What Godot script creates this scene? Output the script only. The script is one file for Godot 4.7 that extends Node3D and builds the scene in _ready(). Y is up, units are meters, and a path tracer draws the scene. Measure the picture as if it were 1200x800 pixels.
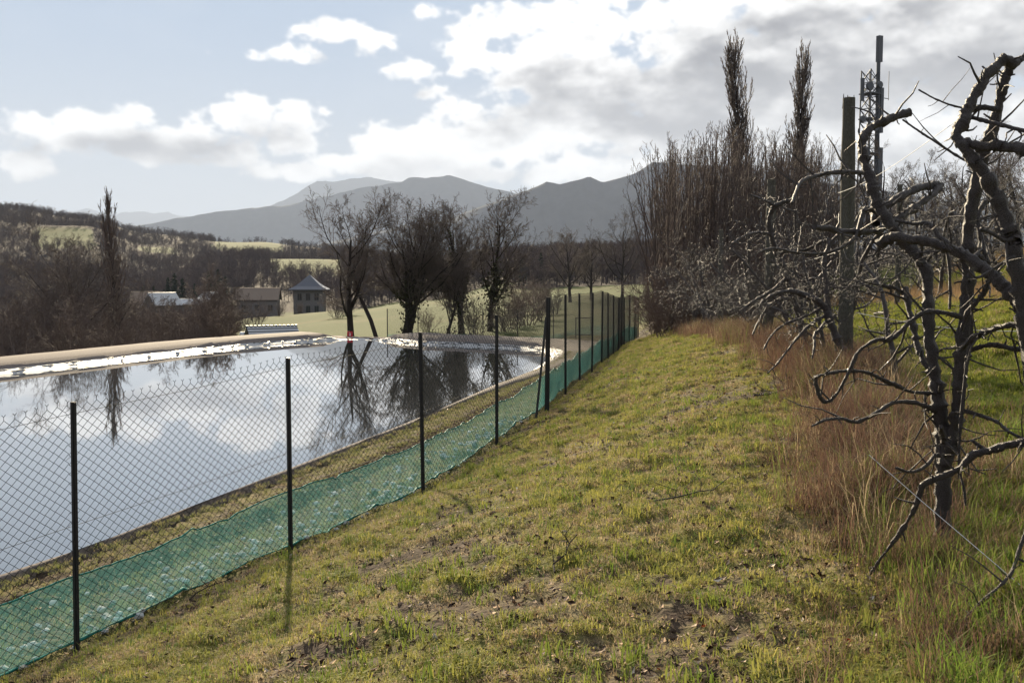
extends Node3D
# A fenced reservoir below a leafless orchard row, mountains behind. Units are metres, y up, the camera looks along -z.

const FENCE_POSTS := [[-6.3, -1.78, -3.1, 2.03], [-4.87, -1.62, -5.5, 2.03], [-3.537, -1.469, -7.86, 2.061], [-2.317, -1.276, -10.15, 2.032], [-1.151, -1.214, -12.45, 2.1], [-0.256, -0.98, -14.8, 1.985], [0.564, -0.799, -17.2, 2.017], [1.036, -0.806, -19.7, 2.019], [1.491, -0.804, -22.2, 1.986], [1.964, -0.861, -24.7, 2.018], [2.433, -0.851, -27.2, 2.01], [2.85, -0.923, -29.7, 1.99], [3.266, -1.024, -32.2, 1.964], [3.686, -1.078, -34.7, 1.9], [4.072, -1.143, -37.2, 1.9], [4.467, -1.19, -39.7, 1.9], [4.95, -1.25, -42.2, 2], [5.5, -1.35, -44.8, 2], [6, -1.5, -47.4, 2]]
const POOL := [[-10.2, 2.2], [-7.6, 5.7], [-5.21, 9.953], [-4.23, 12.989], [-3.012, 17.408], [-1.977, 21.205], [-0.433, 27.948], [1, 33.21], [1.75, 37.5], [2.25, 41], [2.3, 43.4], [1.3, 45.4], [-1.4, 47.7], [-4.2, 49.3], [-6.7, 51.9], [-9.2, 52.6], [-11.8, 49.1], [-13.8, 45.6], [-16.1, 39.2], [-18, 33.9], [-20.6, 26], [-23, 17], [-21, 7], [-15, 1.5]]
const NEAR_EDGE := [[-10.2, 2.2], [-7.6, 5.7], [-5.21, 9.953], [-4.23, 12.989], [-3.012, 17.408], [-1.977, 21.205], [-0.433, 27.948], [1, 33.21], [1.75, 37.5], [2.25, 41], [2.3, 43.4]]
const TREE_FORKED := [
	["trunk", [[2.337, -0.1, -5.3, 0.064], [2.336, 0.086, -5.31, 0.059], [2.334, 0.318, -5.32, 0.057], [2.337, 0.526, -5.33, 0.057], [2.326, 0.734, -5.34, 0.057], [2.312, 0.896, -5.35, 0.055]]],
	["limb", [[2.312, 0.882, -5.35, 0.053], [2.302, 1.053, -5.393, 0.046], [2.287, 1.237, -5.436, 0.042], [2.29, 1.469, -5.479, 0.04], [2.294, 1.6, -5.521, 0.043], [2.272, 1.681, -5.564, 0.045], [2.225, 1.758, -5.607, 0.046], [2.148, 1.874, -5.65, 0.046], [2.078, 2.011, -5.693, 0.044], [2.047, 2.145, -5.736, 0.041], [2.025, 2.27, -5.779, 0.037], [2.028, 2.373, -5.821, 0.032], [2.086, 2.447, -5.864, 0.031], [2.204, 2.508, -5.907, 0.03], [2.345, 2.559, -5.95, 0.031]]],
	["limb", [[2.327, 0.579, -5.3, 0.05], [2.355, 0.706, -5.289, 0.048], [2.378, 0.873, -5.279, 0.047], [2.385, 1.066, -5.268, 0.047], [2.388, 1.249, -5.257, 0.047], [2.399, 1.474, -5.246, 0.045], [2.387, 1.698, -5.236, 0.043], [2.386, 1.875, -5.225, 0.043], [2.408, 2.025, -5.214, 0.042], [2.433, 2.182, -5.204, 0.04], [2.464, 2.289, -5.193, 0.039], [2.49, 2.418, -5.182, 0.037], [2.503, 2.524, -5.171, 0.035], [2.525, 2.617, -5.161, 0.033], [2.536, 2.657, -5.15, 0.031]]],
	["branch", [[2.133, 1.898, -5.85, 0.033], [2.154, 1.983, -5.94, 0.032], [2.258, 2.02, -6.03, 0.032], [2.394, 2.088, -6.12, 0.031], [2.508, 2.132, -6.21, 0.032], [2.677, 2.166, -6.3, 0.032]]],
	["branch", [[2.698, 2.166, -6.3, 0.028], [2.572, 2.077, -6.171, 0.027], [2.392, 1.98, -6.043, 0.027], [2.217, 1.897, -5.914, 0.025], [2.111, 1.856, -5.786, 0.025], [1.929, 1.845, -5.657, 0.022], [1.781, 1.849, -5.529, 0.02], [1.634, 1.862, -5.4, 0.018]]],
	["branch", [[2.157, 1.948, -5.85, 0.018], [2.046, 1.983, -5.778, 0.017], [1.992, 1.925, -5.706, 0.016], [1.941, 1.83, -5.633, 0.015], [1.879, 1.78, -5.561, 0.014], [1.78, 1.736, -5.489, 0.013], [1.656, 1.715, -5.417, 0.012], [1.528, 1.718, -5.344, 0.01], [1.372, 1.739, -5.272, 0.008], [1.243, 1.697, -5.2, 0.005]]],
	["branch", [[2.089, 2.195, -5.9, 0.02], [1.963, 2.189, -5.75, 0.019], [1.831, 2.174, -5.6, 0.018], [1.653, 2.136, -5.45, 0.016], [1.531, 2.094, -5.3, 0.015], [1.458, 2.028, -5.15, 0.013], [1.396, 1.957, -5, 0.011]]],
	["branch", [[2.304, 0.854, -5.35, 0.017], [2.209, 0.902, -5.269, 0.017], [2.085, 0.935, -5.188, 0.016], [1.964, 0.941, -5.106, 0.015], [1.864, 0.908, -5.025, 0.014], [1.729, 0.867, -4.944, 0.013], [1.616, 0.896, -4.862, 0.011], [1.519, 0.9, -4.781, 0.009], [1.429, 0.883, -4.7, 0.006]]],
	["branch", [[2.35, 1.382, -5.2, 0.02], [2.237, 1.405, -5.179, 0.019], [2.153, 1.41, -5.157, 0.019], [2.079, 1.376, -5.136, 0.018], [2.001, 1.311, -5.114, 0.018], [1.937, 1.268, -5.093, 0.02], [1.873, 1.27, -5.071, 0.015], [1.8, 1.241, -5.05, 0.015], [1.75, 1.203, -5.029, 0.014], [1.71, 1.131, -5.007, 0.013], [1.654, 1.03, -4.986, 0.013], [1.605, 0.977, -4.964, 0.013], [1.556, 0.971, -4.943, 0.013], [1.518, 1.033, -4.921, 0.012], [1.502, 1.099, -4.9, 0.011]]],
	["branch", [[2.296, 0.961, -5.35, 0.015], [2.131, 0.978, -5.283, 0.014], [2.022, 1.022, -5.217, 0.016], [1.906, 1.069, -5.15, 0.013], [1.793, 1.107, -5.083, 0.013], [1.662, 1.113, -5.017, 0.013], [1.521, 1.094, -4.95, 0.011]]],
	["branch", [[2.359, 1.217, -5.2, 0.022], [2.355, 1.278, -5.08, 0.022], [2.363, 1.315, -4.96, 0.021], [2.375, 1.347, -4.84, 0.021], [2.429, 1.37, -4.72, 0.019], [2.505, 1.403, -4.6, 0.016]]],
	["branch", [[2.372, 1.203, -5.15, 0.018], [2.4, 1.234, -5.08, 0.017], [2.432, 1.248, -5.01, 0.017], [2.483, 1.236, -4.94, 0.018], [2.532, 1.228, -4.87, 0.016], [2.6, 1.205, -4.8, 0.011]]],
	["shoot", [[2.365, 1.268, -5.1, 0.014], [2.335, 1.172, -5.086, 0.014], [2.322, 1.086, -5.071, 0.013], [2.304, 0.912, -5.057, 0.013], [2.289, 0.738, -5.043, 0.011], [2.287, 0.609, -5.029, 0.01], [2.305, 0.515, -5.014, 0.009], [2.31, 0.43, -5, 0.006]]],
	["branch", [[2.329, 0.859, -5.25, 0.014], [2.36, 0.889, -5.16, 0.014], [2.407, 0.88, -5.07, 0.013], [2.451, 0.858, -4.98, 0.012], [2.472, 0.82, -4.89, 0.011], [2.532, 0.788, -4.8, 0.008]]],
	["branch", [[2.325, 1.3, -5.15, 0.018], [2.344, 1.408, -5.113, 0.018], [2.382, 1.479, -5.075, 0.017], [2.405, 1.544, -5.037, 0.016], [2.393, 1.626, -5, 0.013]]],
	["branch", [[2.291, 1.071, -5.4, 0.023], [2.273, 1.117, -5.46, 0.023], [2.262, 1.193, -5.52, 0.024], [2.255, 1.309, -5.58, 0.024], [2.247, 1.426, -5.64, 0.026], [2.244, 1.527, -5.7, 0.029]]],
	["branch", [[2.254, 1.488, -5.7, 0.019], [2.185, 1.522, -5.675, 0.019], [2.117, 1.537, -5.65, 0.015], [2.031, 1.552, -5.625, 0.01], [1.954, 1.576, -5.6, 0.006]]],
	["shoot", [[2.216, 1.466, -5.6, 0.01], [2.158, 1.481, -5.575, 0.01], [2.09, 1.5, -5.55, 0.008], [2.015, 1.51, -5.525, 0.006], [1.94, 1.492, -5.5, 0.004]]],
	["branch", [[2.338, 1.565, -5.1, 0.017], [2.38, 1.696, -5.133, 0.017], [2.454, 1.675, -5.167, 0.018], [2.449, 1.751, -5.2, 0.018], [2.445, 1.831, -5.233, 0.018], [2.453, 1.922, -5.267, 0.018], [2.503, 1.987, -5.3, 0.018]]],
	["branch", [[2.353, 1.697, -5.2, 0.018], [2.334, 1.744, -5.28, 0.018], [2.295, 1.801, -5.36, 0.018], [2.271, 1.877, -5.44, 0.017], [2.22, 1.882, -5.52, 0.016], [2.147, 1.905, -5.6, 0.015]]],
	["shoot", [[2.399, 1.63, -5.8, 0.015], [2.426, 1.708, -5.775, 0.014], [2.504, 1.727, -5.75, 0.012], [2.519, 1.512, -5.725, 0.013], [2.506, 1.405, -5.7, 0.01]]],
	["branch", [[2.306, 0.703, -5.25, 0.02], [2.232, 0.778, -5.125, 0.019], [2.172, 0.833, -5, 0.015]]],
	["branch", [[2.286, 0.644, -5.2, 0.016], [2.204, 0.666, -5.125, 0.015], [2.121, 0.623, -5.05, 0.013], [2.017, 0.607, -4.975, 0.01], [1.91, 0.643, -4.9, 0.008]]],
	["shoot", [[2.047, 1.691, -5.1, 0.007], [1.997, 1.617, -5.1, 0.007], [1.919, 1.565, -5.1, 0.005], [1.834, 1.509, -5.1, 0.004]]],
]
const TREE_LEANING := [
	["trunk", [[2.509, -0.472, -4.55, 0.066], [2.49, 0.095, -4.567, 0.063], [2.463, 0.657, -4.583, 0.059], [2.429, 1.094, -4.6, 0.057], [2.393, 1.351, -4.617, 0.055], [2.363, 1.549, -4.633, 0.054], [2.333, 1.746, -4.65, 0.05]]],
	["limb", [[2.333, 1.746, -4.65, 0.05], [2.327, 1.815, -4.675, 0.048], [2.283, 1.939, -4.7, 0.044], [2.227, 2.065, -4.725, 0.042], [2.18, 2.143, -4.75, 0.039], [2.141, 2.206, -4.775, 0.035], [2.122, 2.265, -4.8, 0.033], [2.164, 2.337, -4.825, 0.033], [2.206, 2.422, -4.85, 0.034], [2.264, 2.516, -4.875, 0.033], [2.331, 2.594, -4.9, 0.034], [2.391, 2.64, -4.925, 0.033], [2.454, 2.633, -4.95, 0.03], [2.511, 2.667, -4.975, 0.027], [2.59, 2.722, -5, 0.026]]],
	["limb", [[2.391, 1.391, -4.6, 0.043], [2.379, 1.469, -4.66, 0.046], [2.359, 1.523, -4.72, 0.047], [2.318, 1.584, -4.78, 0.043], [2.279, 1.637, -4.84, 0.039], [2.201, 1.704, -4.9, 0.035], [2.12, 1.748, -4.96, 0.034], [2.013, 1.775, -5.02, 0.034], [1.937, 1.79, -5.08, 0.032], [1.903, 1.758, -5.14, 0.033], [1.912, 1.751, -5.2, 0.022]]],
	["limb", [[2.375, 2.122, -4.5, 0.037], [2.319, 2.167, -4.558, 0.037], [2.29, 2.186, -4.617, 0.036], [2.259, 2.201, -4.675, 0.03], [2.207, 2.201, -4.733, 0.028], [2.16, 2.232, -4.792, 0.026], [2.133, 2.26, -4.85, 0.017]]],
	["branch", [[2.256, 2.41, -4.95, 0.022], [2.29, 2.414, -4.925, 0.021], [2.358, 2.402, -4.9, 0.021]]],
	["branch", [[2.199, 2.361, -4.85, 0.014], [2.257, 2.32, -4.762, 0.014], [2.296, 2.287, -4.675, 0.014], [2.35, 2.251, -4.588, 0.013], [2.402, 2.216, -4.5, 0.009]]],
	["shoot", [[2.227, 2.414, -4.95, 0.008], [2.148, 2.428, -4.933, 0.007], [2.057, 2.458, -4.917, 0.006], [1.974, 2.496, -4.9, 0.005]]],
	["shoot", [[2.245, 2.148, -4.9, 0.008], [2.221, 2.165, -4.94, 0.008], [2.175, 2.207, -4.98, 0.009], [2.106, 2.266, -5.02, 0.008], [2.035, 2.327, -5.06, 0.007], [1.977, 2.384, -5.1, 0.006]]],
	["branch", [[2.473, 0.846, -4.6, 0.026], [2.401, 0.817, -4.629, 0.025], [2.336, 0.796, -4.657, 0.025], [2.27, 0.767, -4.686, 0.024], [2.211, 0.745, -4.714, 0.023], [2.157, 0.674, -4.743, 0.021], [2.068, 0.618, -4.771, 0.02], [2.01, 0.583, -4.8, 0.019], [2.003, 0.521, -4.829, 0.017], [1.983, 0.43, -4.857, 0.017], [1.946, 0.336, -4.886, 0.015], [1.904, 0.251, -4.914, 0.013], [1.861, 0.169, -4.943, 0.013], [1.822, 0.085, -4.971, 0.011], [1.747, -0.017, -5, 0.008]]],
	["branch", [[2.309, 0.746, -4.8, 0.016], [2.262, 0.78, -4.8, 0.016], [2.241, 0.797, -4.8, 0.012]]],
	["shoot", [[2.353, 0.578, -4.4, 0.014], [2.271, 0.437, -4.35, 0.012], [2.212, 0.336, -4.3, 0.011], [2.162, 0.294, -4.25, 0.011], [2.083, 0.253, -4.2, 0.009], [1.995, 0.214, -4.15, 0.008], [1.902, 0.157, -4.1, 0.005]]],
	["branch", [[2.363, 1.786, -4.65, 0.016], [2.292, 1.758, -4.633, 0.016], [2.228, 1.785, -4.617, 0.014], [2.156, 1.811, -4.6, 0.013]]],
	["shoot", [[2.318, 1.686, -4.6, 0.012], [2.273, 1.666, -4.587, 0.011], [2.19, 1.616, -4.575, 0.009], [2.126, 1.588, -4.562, 0.008], [2.077, 1.623, -4.55, 0.006]]],
]
const TREE_ARCHED := [
	["trunk", [[4.047, 0.343, -11.9, 0.092], [3.997, 0.577, -11.92, 0.087], [3.939, 0.751, -11.94, 0.077], [3.87, 0.924, -11.96, 0.07], [3.811, 1.108, -11.98, 0.064], [3.774, 1.21, -12, 0.058]]],
	["limb", [[3.784, 1.19, -12, 0.057], [3.662, 1.294, -11.943, 0.053], [3.511, 1.356, -11.886, 0.049], [3.382, 1.398, -11.829, 0.047], [3.274, 1.409, -11.771, 0.042], [3.129, 1.39, -11.714, 0.032], [2.995, 1.331, -11.657, 0.026], [2.872, 1.243, -11.6, 0.02]]],
	["limb", [[3.959, 0.746, -12, 0.041], [3.861, 1.003, -12.033, 0.043], [3.823, 1.311, -12.067, 0.043], [3.796, 1.621, -12.1, 0.044], [3.802, 1.827, -12.133, 0.042], [3.882, 1.994, -12.167, 0.033], [4.004, 2.119, -12.2, 0.025]]],
	["branch", [[3.828, 1.087, -12, 0.033], [3.681, 0.961, -11.85, 0.028], [3.565, 0.899, -11.7, 0.024], [3.522, 0.778, -11.55, 0.022], [3.45, 0.642, -11.4, 0.02]]],
	["branch", [[3.776, 1.107, -12, 0.031], [3.611, 1.052, -11.86, 0.026], [3.42, 0.917, -11.72, 0.024], [3.234, 0.746, -11.58, 0.02], [3.07, 0.589, -11.44, 0.016], [2.918, 0.484, -11.3, 0.013]]],
	["branch", [[3.944, 0.394, -11.9, 0.031], [3.758, 0.404, -11.8, 0.026], [3.526, 0.364, -11.7, 0.024], [3.298, 0.294, -11.6, 0.022], [3.023, 0.225, -11.5, 0.02], [2.791, 0.218, -11.4, 0.015]]],
	["branch", [[3.557, 0.322, -11.8, 0.022], [3.398, 0.274, -11.6, 0.02], [3.283, 0.148, -11.4, 0.016], [3.187, 0.154, -11.2, 0.012]]],
	["branch", [[3.763, 1.231, -12, 0.027], [3.627, 1.162, -11.92, 0.022], [3.452, 1.094, -11.84, 0.02], [3.228, 1.016, -11.76, 0.018], [3.058, 0.9, -11.68, 0.015], [2.941, 0.725, -11.6, 0.012]]],
]
const TREE_HOOKED := [
	["trunk", [[4.167, 0.321, -13.8, 0.083], [4.12, 0.534, -13.817, 0.071], [4.061, 0.794, -13.833, 0.064], [3.964, 1.126, -13.85, 0.059], [3.869, 1.411, -13.867, 0.057], [3.785, 1.683, -13.883, 0.055], [3.691, 1.884, -13.9, 0.052]]],
	["limb", [[3.691, 1.884, -13.9, 0.052], [3.607, 2.096, -13.867, 0.05], [3.559, 2.329, -13.833, 0.05], [3.572, 2.468, -13.8, 0.047], [3.644, 2.559, -13.767, 0.045], [3.751, 2.603, -13.733, 0.04], [3.846, 2.612, -13.7, 0.031]]],
	["branch", [[3.827, 1.564, -13.9, 0.036], [3.568, 1.39, -13.667, 0.03], [3.279, 1.256, -13.433, 0.023], [3.009, 1.115, -13.2, 0.017]]],
	["branch", [[3.703, 1.861, -13.9, 0.036], [3.784, 1.928, -13.767, 0.033], [4.015, 1.948, -13.633, 0.028], [4.203, 2.06, -13.5, 0.023]]],
	["branch", [[3.615, 2.156, -13.9, 0.029], [3.362, 2.178, -13.6, 0.026], [3.119, 2.132, -13.3, 0.021], [2.862, 2.009, -13, 0.016]]],
	["branch", [[3.618, 2.538, -13.8, 0.026], [3.471, 2.593, -13.6, 0.023], [3.306, 2.624, -13.4, 0.02], [3.143, 2.653, -13.2, 0.014]]],
	["branch", [[3.928, 1.267, -13.9, 0.029], [3.696, 1.272, -13.7, 0.026], [3.47, 1.161, -13.5, 0.023], [3.308, 0.997, -13.3, 0.018], [3.171, 0.815, -13.1, 0.013]]],
]
const CLOUDS := [[-25.769, 7.243, 2.361, 1.107, 0.9], [-22.945, 7.621, 2.262, 1.303, 1], [-21.278, 7.799, 2.105, 1.492, 1], [-19.378, 7.004, 3.023, 1.162, 1], [-16.52, 7.253, 2.676, 1.36, 1], [-14.699, 8.454, 2.086, 1.36, 1], [-12.183, 8.084, 2.131, 1.562, 1], [-16.986, 6.192, 3.11, 0.41, 0.8], [-25.935, 5.611, 1.416, 0.945, 0.95], [-15.088, 11.916, 2.698, 0.351, 0.6], [-12.125, 12.062, 2.306, 0.622, 0.75], [-10.02, 13.213, 2.57, 0.796, 0.85], [-7.673, 12.67, 2.131, 0.805, 0.85], [-5.78, 11.226, 1.913, 1.002, 0.8], [-4.444, 10.194, 1.539, 0.645, 0.7], [-6.744, 10.155, 1.432, 0.367, 0.5], [-4.564, 14.39, 1.052, 0.618, 0.7], [-2.651, 12.858, 2.165, 1.08, 0.75], [0, 13.767, 3.369, 1.16, 0.85], [3.845, 14.535, 3.828, 0.971, 0.8], [0, 11.875, 3.377, 0.819, 0.9], [-11.986, 5.68, 3.256, 0.561, 0.9], [-8.211, 6.077, 4.28, 0.754, 1], [-3.879, 7.309, 5.303, 1.603, 1.1], [-1.946, 5.659, 8.682, 0.668, 1], [0, 8.268, 5.321, 2.065, 1.2], [4.829, 10.096, 7.645, 3.683, 1.3], [5.769, 12.808, 6.656, 1.525, 1], [10.505, 11.771, 6.972, 3.579, 1.3], [14.252, 8.016, 10.831, 4.096, 1.3], [18.622, 11.788, 12.856, 3.449, 1.4], [24.946, 8.357, 7.949, 4.669, 1.3], [23.015, 4.994, 10.662, 1.764, 1], [5.816, 6.108, 5.28, 1.042, 1], [15.494, 14.144, 8.884, 1.284, 1.2], [25.989, 12.825, 5.831, 2.024, 1.2]]
const GREY := [[1.937, 9.431, 2.418, 1.023, 0.8], [5.8, 8.459, 5.742, 1.865, 0.7], [10.528, 9.964, 5.598, 1.821, 0.5], [14.456, 9.368, 4.081, 2.702, 0.75], [18.632, 11.355, 10.756, 2.382, 0.9], [23.656, 11.404, 6.467, 2.511, 0.9], [24.804, 13.151, 6.338, 1.223, 0.8], [15.519, 12.851, 5.359, 1.302, 0.5], [22.532, 7.644, 4.96, 1.306, 0.35], [-18.949, 6.843, 3.473, 0.628, 0.85], [-13.344, 7.589, 2.297, 0.734, 0.9], [-16.749, 6.927, 2.226, 0.545, 0.6], [-22.546, 7.121, 2.484, 0.524, 0.6], [-25.79, 6.517, 1.575, 0.428, 0.5], [-26.02, 5.392, 0.982, 0.516, 0.6], [25.405, 6.195, 3.171, 1.29, 0.3]]
const BRIGHT := [[-0.483, 12.419, 3.855, 1.357, 0.5], [-1.943, 6.848, 7.719, 0.948, 0.6], [7.661, 13.87, 3.309, 0.883, 0.4], [4.366, 6.596, 3.86, 0.947, 0.4], [20.879, 6.849, 5.08, 1.329, 0.3], [-8.622, 12.283, 4.239, 1.344, 0.3]]

const CREST := -1.45
const WATER := -1.8
const SUN_AZIMUTH := -12.3
const SUN_HEIGHT := 20.0

const ROW_D := [-20.0, 0.0, 3.0, 5.3, 9.0, 12.5, 18.4, 26.0, 38.0, 60.0, 90.0]
const ROW_X := [-4.0, 1.0, 1.75, 2.33, 3.4, 4.2, 4.8, 5.6, 6.4, 8.0, 10.0]
const ROW_H := [0.1, 0.1, 0.08, 0.07, 0.28, 0.42, 0.4, 0.1, -0.5, -1.2, -1.4]
const FAR_PX := [-1200.0, 0.0, 100.0, 180.0, 300.0, 400.0, 500.0, 600.0, 680.0, 750.0, 850.0, 1000.0, 1200.0, 2400.0]
const FAR_R := [45.0, 60.0, 90.0, 130.0, 180.0, 240.0, 350.0, 500.0, 700.0, 900.0, 1050.0, 1400.0, 2500.0, 5000.0]
const FAR_H := [
	[-4.0, -6.0, -9.0, -13.0, -16.0, -17.0, -12.0, 6.0, 30.0, 54.0, 62.0, 40.0, 10.0, -10.0],
	[-4.0, -6.0, -9.0, -13.0, -16.0, -17.0, -12.0, 5.0, 30.0, 52.0, 60.0, 40.0, 10.0, -10.0],
	[-4.0, -5.5, -8.5, -12.0, -15.0, -16.0, -11.0, 3.0, 30.0, 46.0, 51.0, 34.0, 10.0, -10.0],
	[-3.8, -5.0, -8.0, -11.0, -12.5, -13.0, -8.0, -1.0, 15.0, 33.0, 39.0, 30.0, 10.0, -10.0],
	[-3.2, -3.8, -4.8, -5.6, -6.6, -7.6, -3.5, 9.0, 10.0, 27.0, 25.0, 10.0, 4.0, -10.0],
	[-2.0, -2.4, -3.2, -4.2, -5.4, -7.2, -3.5, 9.0, 11.0, 21.0, 19.0, 10.0, 4.0, -10.0],
	[-1.8, -2.2, -2.6, -3.2, -4.0, -4.5, -2.0, 5.0, 9.0, 14.0, 14.0, 8.0, 4.0, -10.0],
	[-1.7, -2.0, -2.2, -2.3, -2.0, 0.0, 5.0, 9.0, 11.0, 12.0, 12.0, 8.0, 4.0, -10.0],
	[-1.6, -1.8, -1.7, -1.6, -1.2, 1.2, 6.0, 10.0, 12.0, 12.0, 12.0, 8.0, 4.0, -10.0],
	[-0.9, -1.1, -1.0, -0.8, -0.4, 2.0, 7.0, 11.0, 12.0, 12.0, 12.0, 8.0, 4.0, -10.0],
	[0.0, 0.3, 0.8, 1.4, 2.5, 4.0, 8.0, 12.0, 13.0, 13.0, 13.0, 8.0, 4.0, -10.0],
	[1.6, 2.2, 2.8, 3.4, 4.5, 6.0, 9.0, 13.0, 14.0, 14.0, 14.0, 8.0, 4.0, -10.0],
	[2.6, 3.0, 3.6, 4.2, 5.2, 7.0, 10.0, 14.0, 15.0, 15.0, 15.0, 8.0, 4.0, -10.0],
	[2.6, 3.0, 3.6, 4.2, 5.2, 7.0, 10.0, 14.0, 15.0, 15.0, 15.0, 8.0, 4.0, -10.0]]

var rng := RandomNumberGenerator.new()
var M := {}
var taken := {}
var n_small := FastNoiseLite.new()
var n_mid := FastNoiseLite.new()
var n_wide := FastNoiseLite.new()
var pool_line := PackedVector2Array()   # smooth outline of the basin, (x, d) with d = -z

# ---------------------------------------------------------------- mesh buffer
class Buf:
	var v := PackedVector3Array()
	var n := PackedVector3Array()
	var c := PackedColorArray()
	var i := PackedInt32Array()

	func tube(p: PackedVector3Array, r: PackedFloat32Array, sides: int, cap := true) -> void:
		var m := p.size()
		if m < 2: return
		var d := (p[1] - p[0]).normalized()
		var u := d.cross(Vector3(0.31, 0.17, 0.93)).normalized()
		if u.length() < 0.5: u = d.cross(Vector3.RIGHT).normalized()
		var at := v.size()
		for k in m:
			if k < m - 1:
				var e := (p[k + 1] - p[k]).normalized()
				if k > 0: d = (d + e).normalized()
				else: d = e
			else:
				d = (p[k] - p[k - 1]).normalized()
			u = (u - d * u.dot(d)).normalized()
			var w := d.cross(u)
			for s in sides:
				var a := TAU * s / sides
				var o := u * cos(a) + w * sin(a)
				v.append(p[k] + o * r[k])
				n.append(o)
		for k in m - 1:
			for s in sides:
				var a0 := at + k * sides + s
				var b0 := at + k * sides + (s + 1) % sides
				i.append(a0); i.append(a0 + sides); i.append(b0)
				i.append(b0); i.append(a0 + sides); i.append(b0 + sides)
		if cap and r[m - 1] > 0.004:
			var top := v.size()
			v.append(p[m - 1] + d * r[m - 1] * 0.25)
			n.append(d)
			var base := v.size()
			for s in sides:
				v.append(v[at + (m - 1) * sides + s])
				n.append(d)
			for s in sides:
				i.append(base + s); i.append(top); i.append(base + (s + 1) % sides)

	func line(a: Vector3, b: Vector3, r: float, sides := 3) -> void:
		tube(PackedVector3Array([a, b]), PackedFloat32Array([r, r]), sides, false)

	func quad(a: Vector3, b: Vector3, cc: Vector3, d: Vector3) -> void:
		# a b c d anticlockwise seen from the outside
		var nn := (b - a).cross(cc - a).normalized()
		var at := v.size()
		v.append(a); v.append(b); v.append(cc); v.append(d)
		for k in 4: n.append(nn)
		i.append(at); i.append(at + 2); i.append(at + 1)
		i.append(at); i.append(at + 3); i.append(at + 2)

	func tri(a: Vector3, b: Vector3, cc: Vector3) -> void:
		var nn := (b - a).cross(cc - a).normalized()
		var at := v.size()
		v.append(a); v.append(b); v.append(cc)
		for k in 3: n.append(nn)
		i.append(at); i.append(at + 2); i.append(at + 1)

	func box(at: Vector3, size: Vector3, b := Basis.IDENTITY) -> void:
		var x := b.x * size.x * 0.5
		var y := b.y * size.y * 0.5
		var z := b.z * size.z * 0.5
		quad(at - x - y + z, at + x - y + z, at + x + y + z, at - x + y + z)
		quad(at + x - y - z, at - x - y - z, at - x + y - z, at + x + y - z)
		quad(at + x - y + z, at + x - y - z, at + x + y - z, at + x + y + z)
		quad(at - x - y - z, at - x - y + z, at - x + y + z, at - x + y - z)
		quad(at - x + y + z, at + x + y + z, at + x + y - z, at - x + y - z)
		quad(at - x - y - z, at + x - y - z, at + x - y + z, at - x - y + z)

	func smooth() -> void:
		n.resize(v.size())
		n.fill(Vector3.ZERO)
		for k in range(0, i.size(), 3):
			var nn := (v[i[k + 2]] - v[i[k]]).cross(v[i[k + 1]] - v[i[k]])
			n[i[k]] += nn; n[i[k + 1]] += nn; n[i[k + 2]] += nn
		for k in n.size(): n[k] = n[k].normalized()

	func mesh() -> ArrayMesh:
		var a := []
		a.resize(Mesh.ARRAY_MAX)
		a[Mesh.ARRAY_VERTEX] = v
		a[Mesh.ARRAY_NORMAL] = n
		if c.size() == v.size(): a[Mesh.ARRAY_COLOR] = c
		a[Mesh.ARRAY_INDEX] = i
		var m := ArrayMesh.new()
		m.add_surface_from_arrays(Mesh.PRIMITIVE_TRIANGLES, a)
		return m

# ---------------------------------------------------------------- objects
func numbered(called: String) -> String:
	if not taken.has(called):
		taken[called] = 0
		return called
	taken[called] += 1
	return "%s_%03d" % [called, taken[called]]

func tag(o: Node, label: String, category: String, group := "", kind := "") -> Node:
	if label != "": o.set_meta("label", label)
	if category != "": o.set_meta("category", category)
	if group != "": o.set_meta("group", group)
	if kind != "": o.set_meta("kind", kind)
	return o

func thing(called: String, at: Vector3, label: String, category: String, group := "") -> Node3D:
	var o := Node3D.new()
	o.name = numbered(called)
	add_child(o)
	o.position = at
	tag(o, label, category, group)
	return o

func put(called: String, m: Mesh, material: Material, parent: Node = null) -> MeshInstance3D:
	var o := MeshInstance3D.new()
	o.mesh = m
	o.material_override = material
	if parent == null:
		o.name = numbered(called)
		add_child(o)
	else:
		o.name = called
		parent.add_child(o, true)
	return o

func copy_of(o: Node3D, at: Vector3, turn: float, size: float, label: String, group := "") -> Node3D:
	var r: Node3D = o.duplicate()
	var base: String = String(o.name)
	if base.substr(base.length() - 4, 1) == "_" and base.substr(base.length() - 3).is_valid_int(): base = base.substr(0, base.length() - 4)
	r.name = numbered(base)
	add_child(r)
	r.transform = Transform3D(Basis(Vector3.UP, turn).scaled(Vector3.ONE * size), at)
	r.set_meta("label", label)
	if group != "": r.set_meta("group", group)
	return r

func lin_color(r: float, g: float, b: float) -> Color:
	return Color(r, g, b).linear_to_srgb()

func noise_tex(freq: float, octaves: int, lo: float, hi: float, seed_: int, size := 512) -> NoiseTexture2D:
	var f := FastNoiseLite.new()
	f.seed = seed_
	f.frequency = freq
	f.fractal_octaves = octaves
	f.fractal_gain = 0.6
	var t := NoiseTexture2D.new()
	t.width = size
	t.height = size
	t.seamless = true
	t.noise = f
	var g := Gradient.new()
	g.set_color(0, Color(lo, lo, lo))
	g.set_color(1, Color(hi, hi, hi))
	t.color_ramp = g
	return t

func mat(c: Color, rough: float, spec := 0.4) -> StandardMaterial3D:
	var m := StandardMaterial3D.new()
	m.albedo_color = c.linear_to_srgb()
	m.roughness = rough
	m.metallic_specular = spec
	return m

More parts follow.
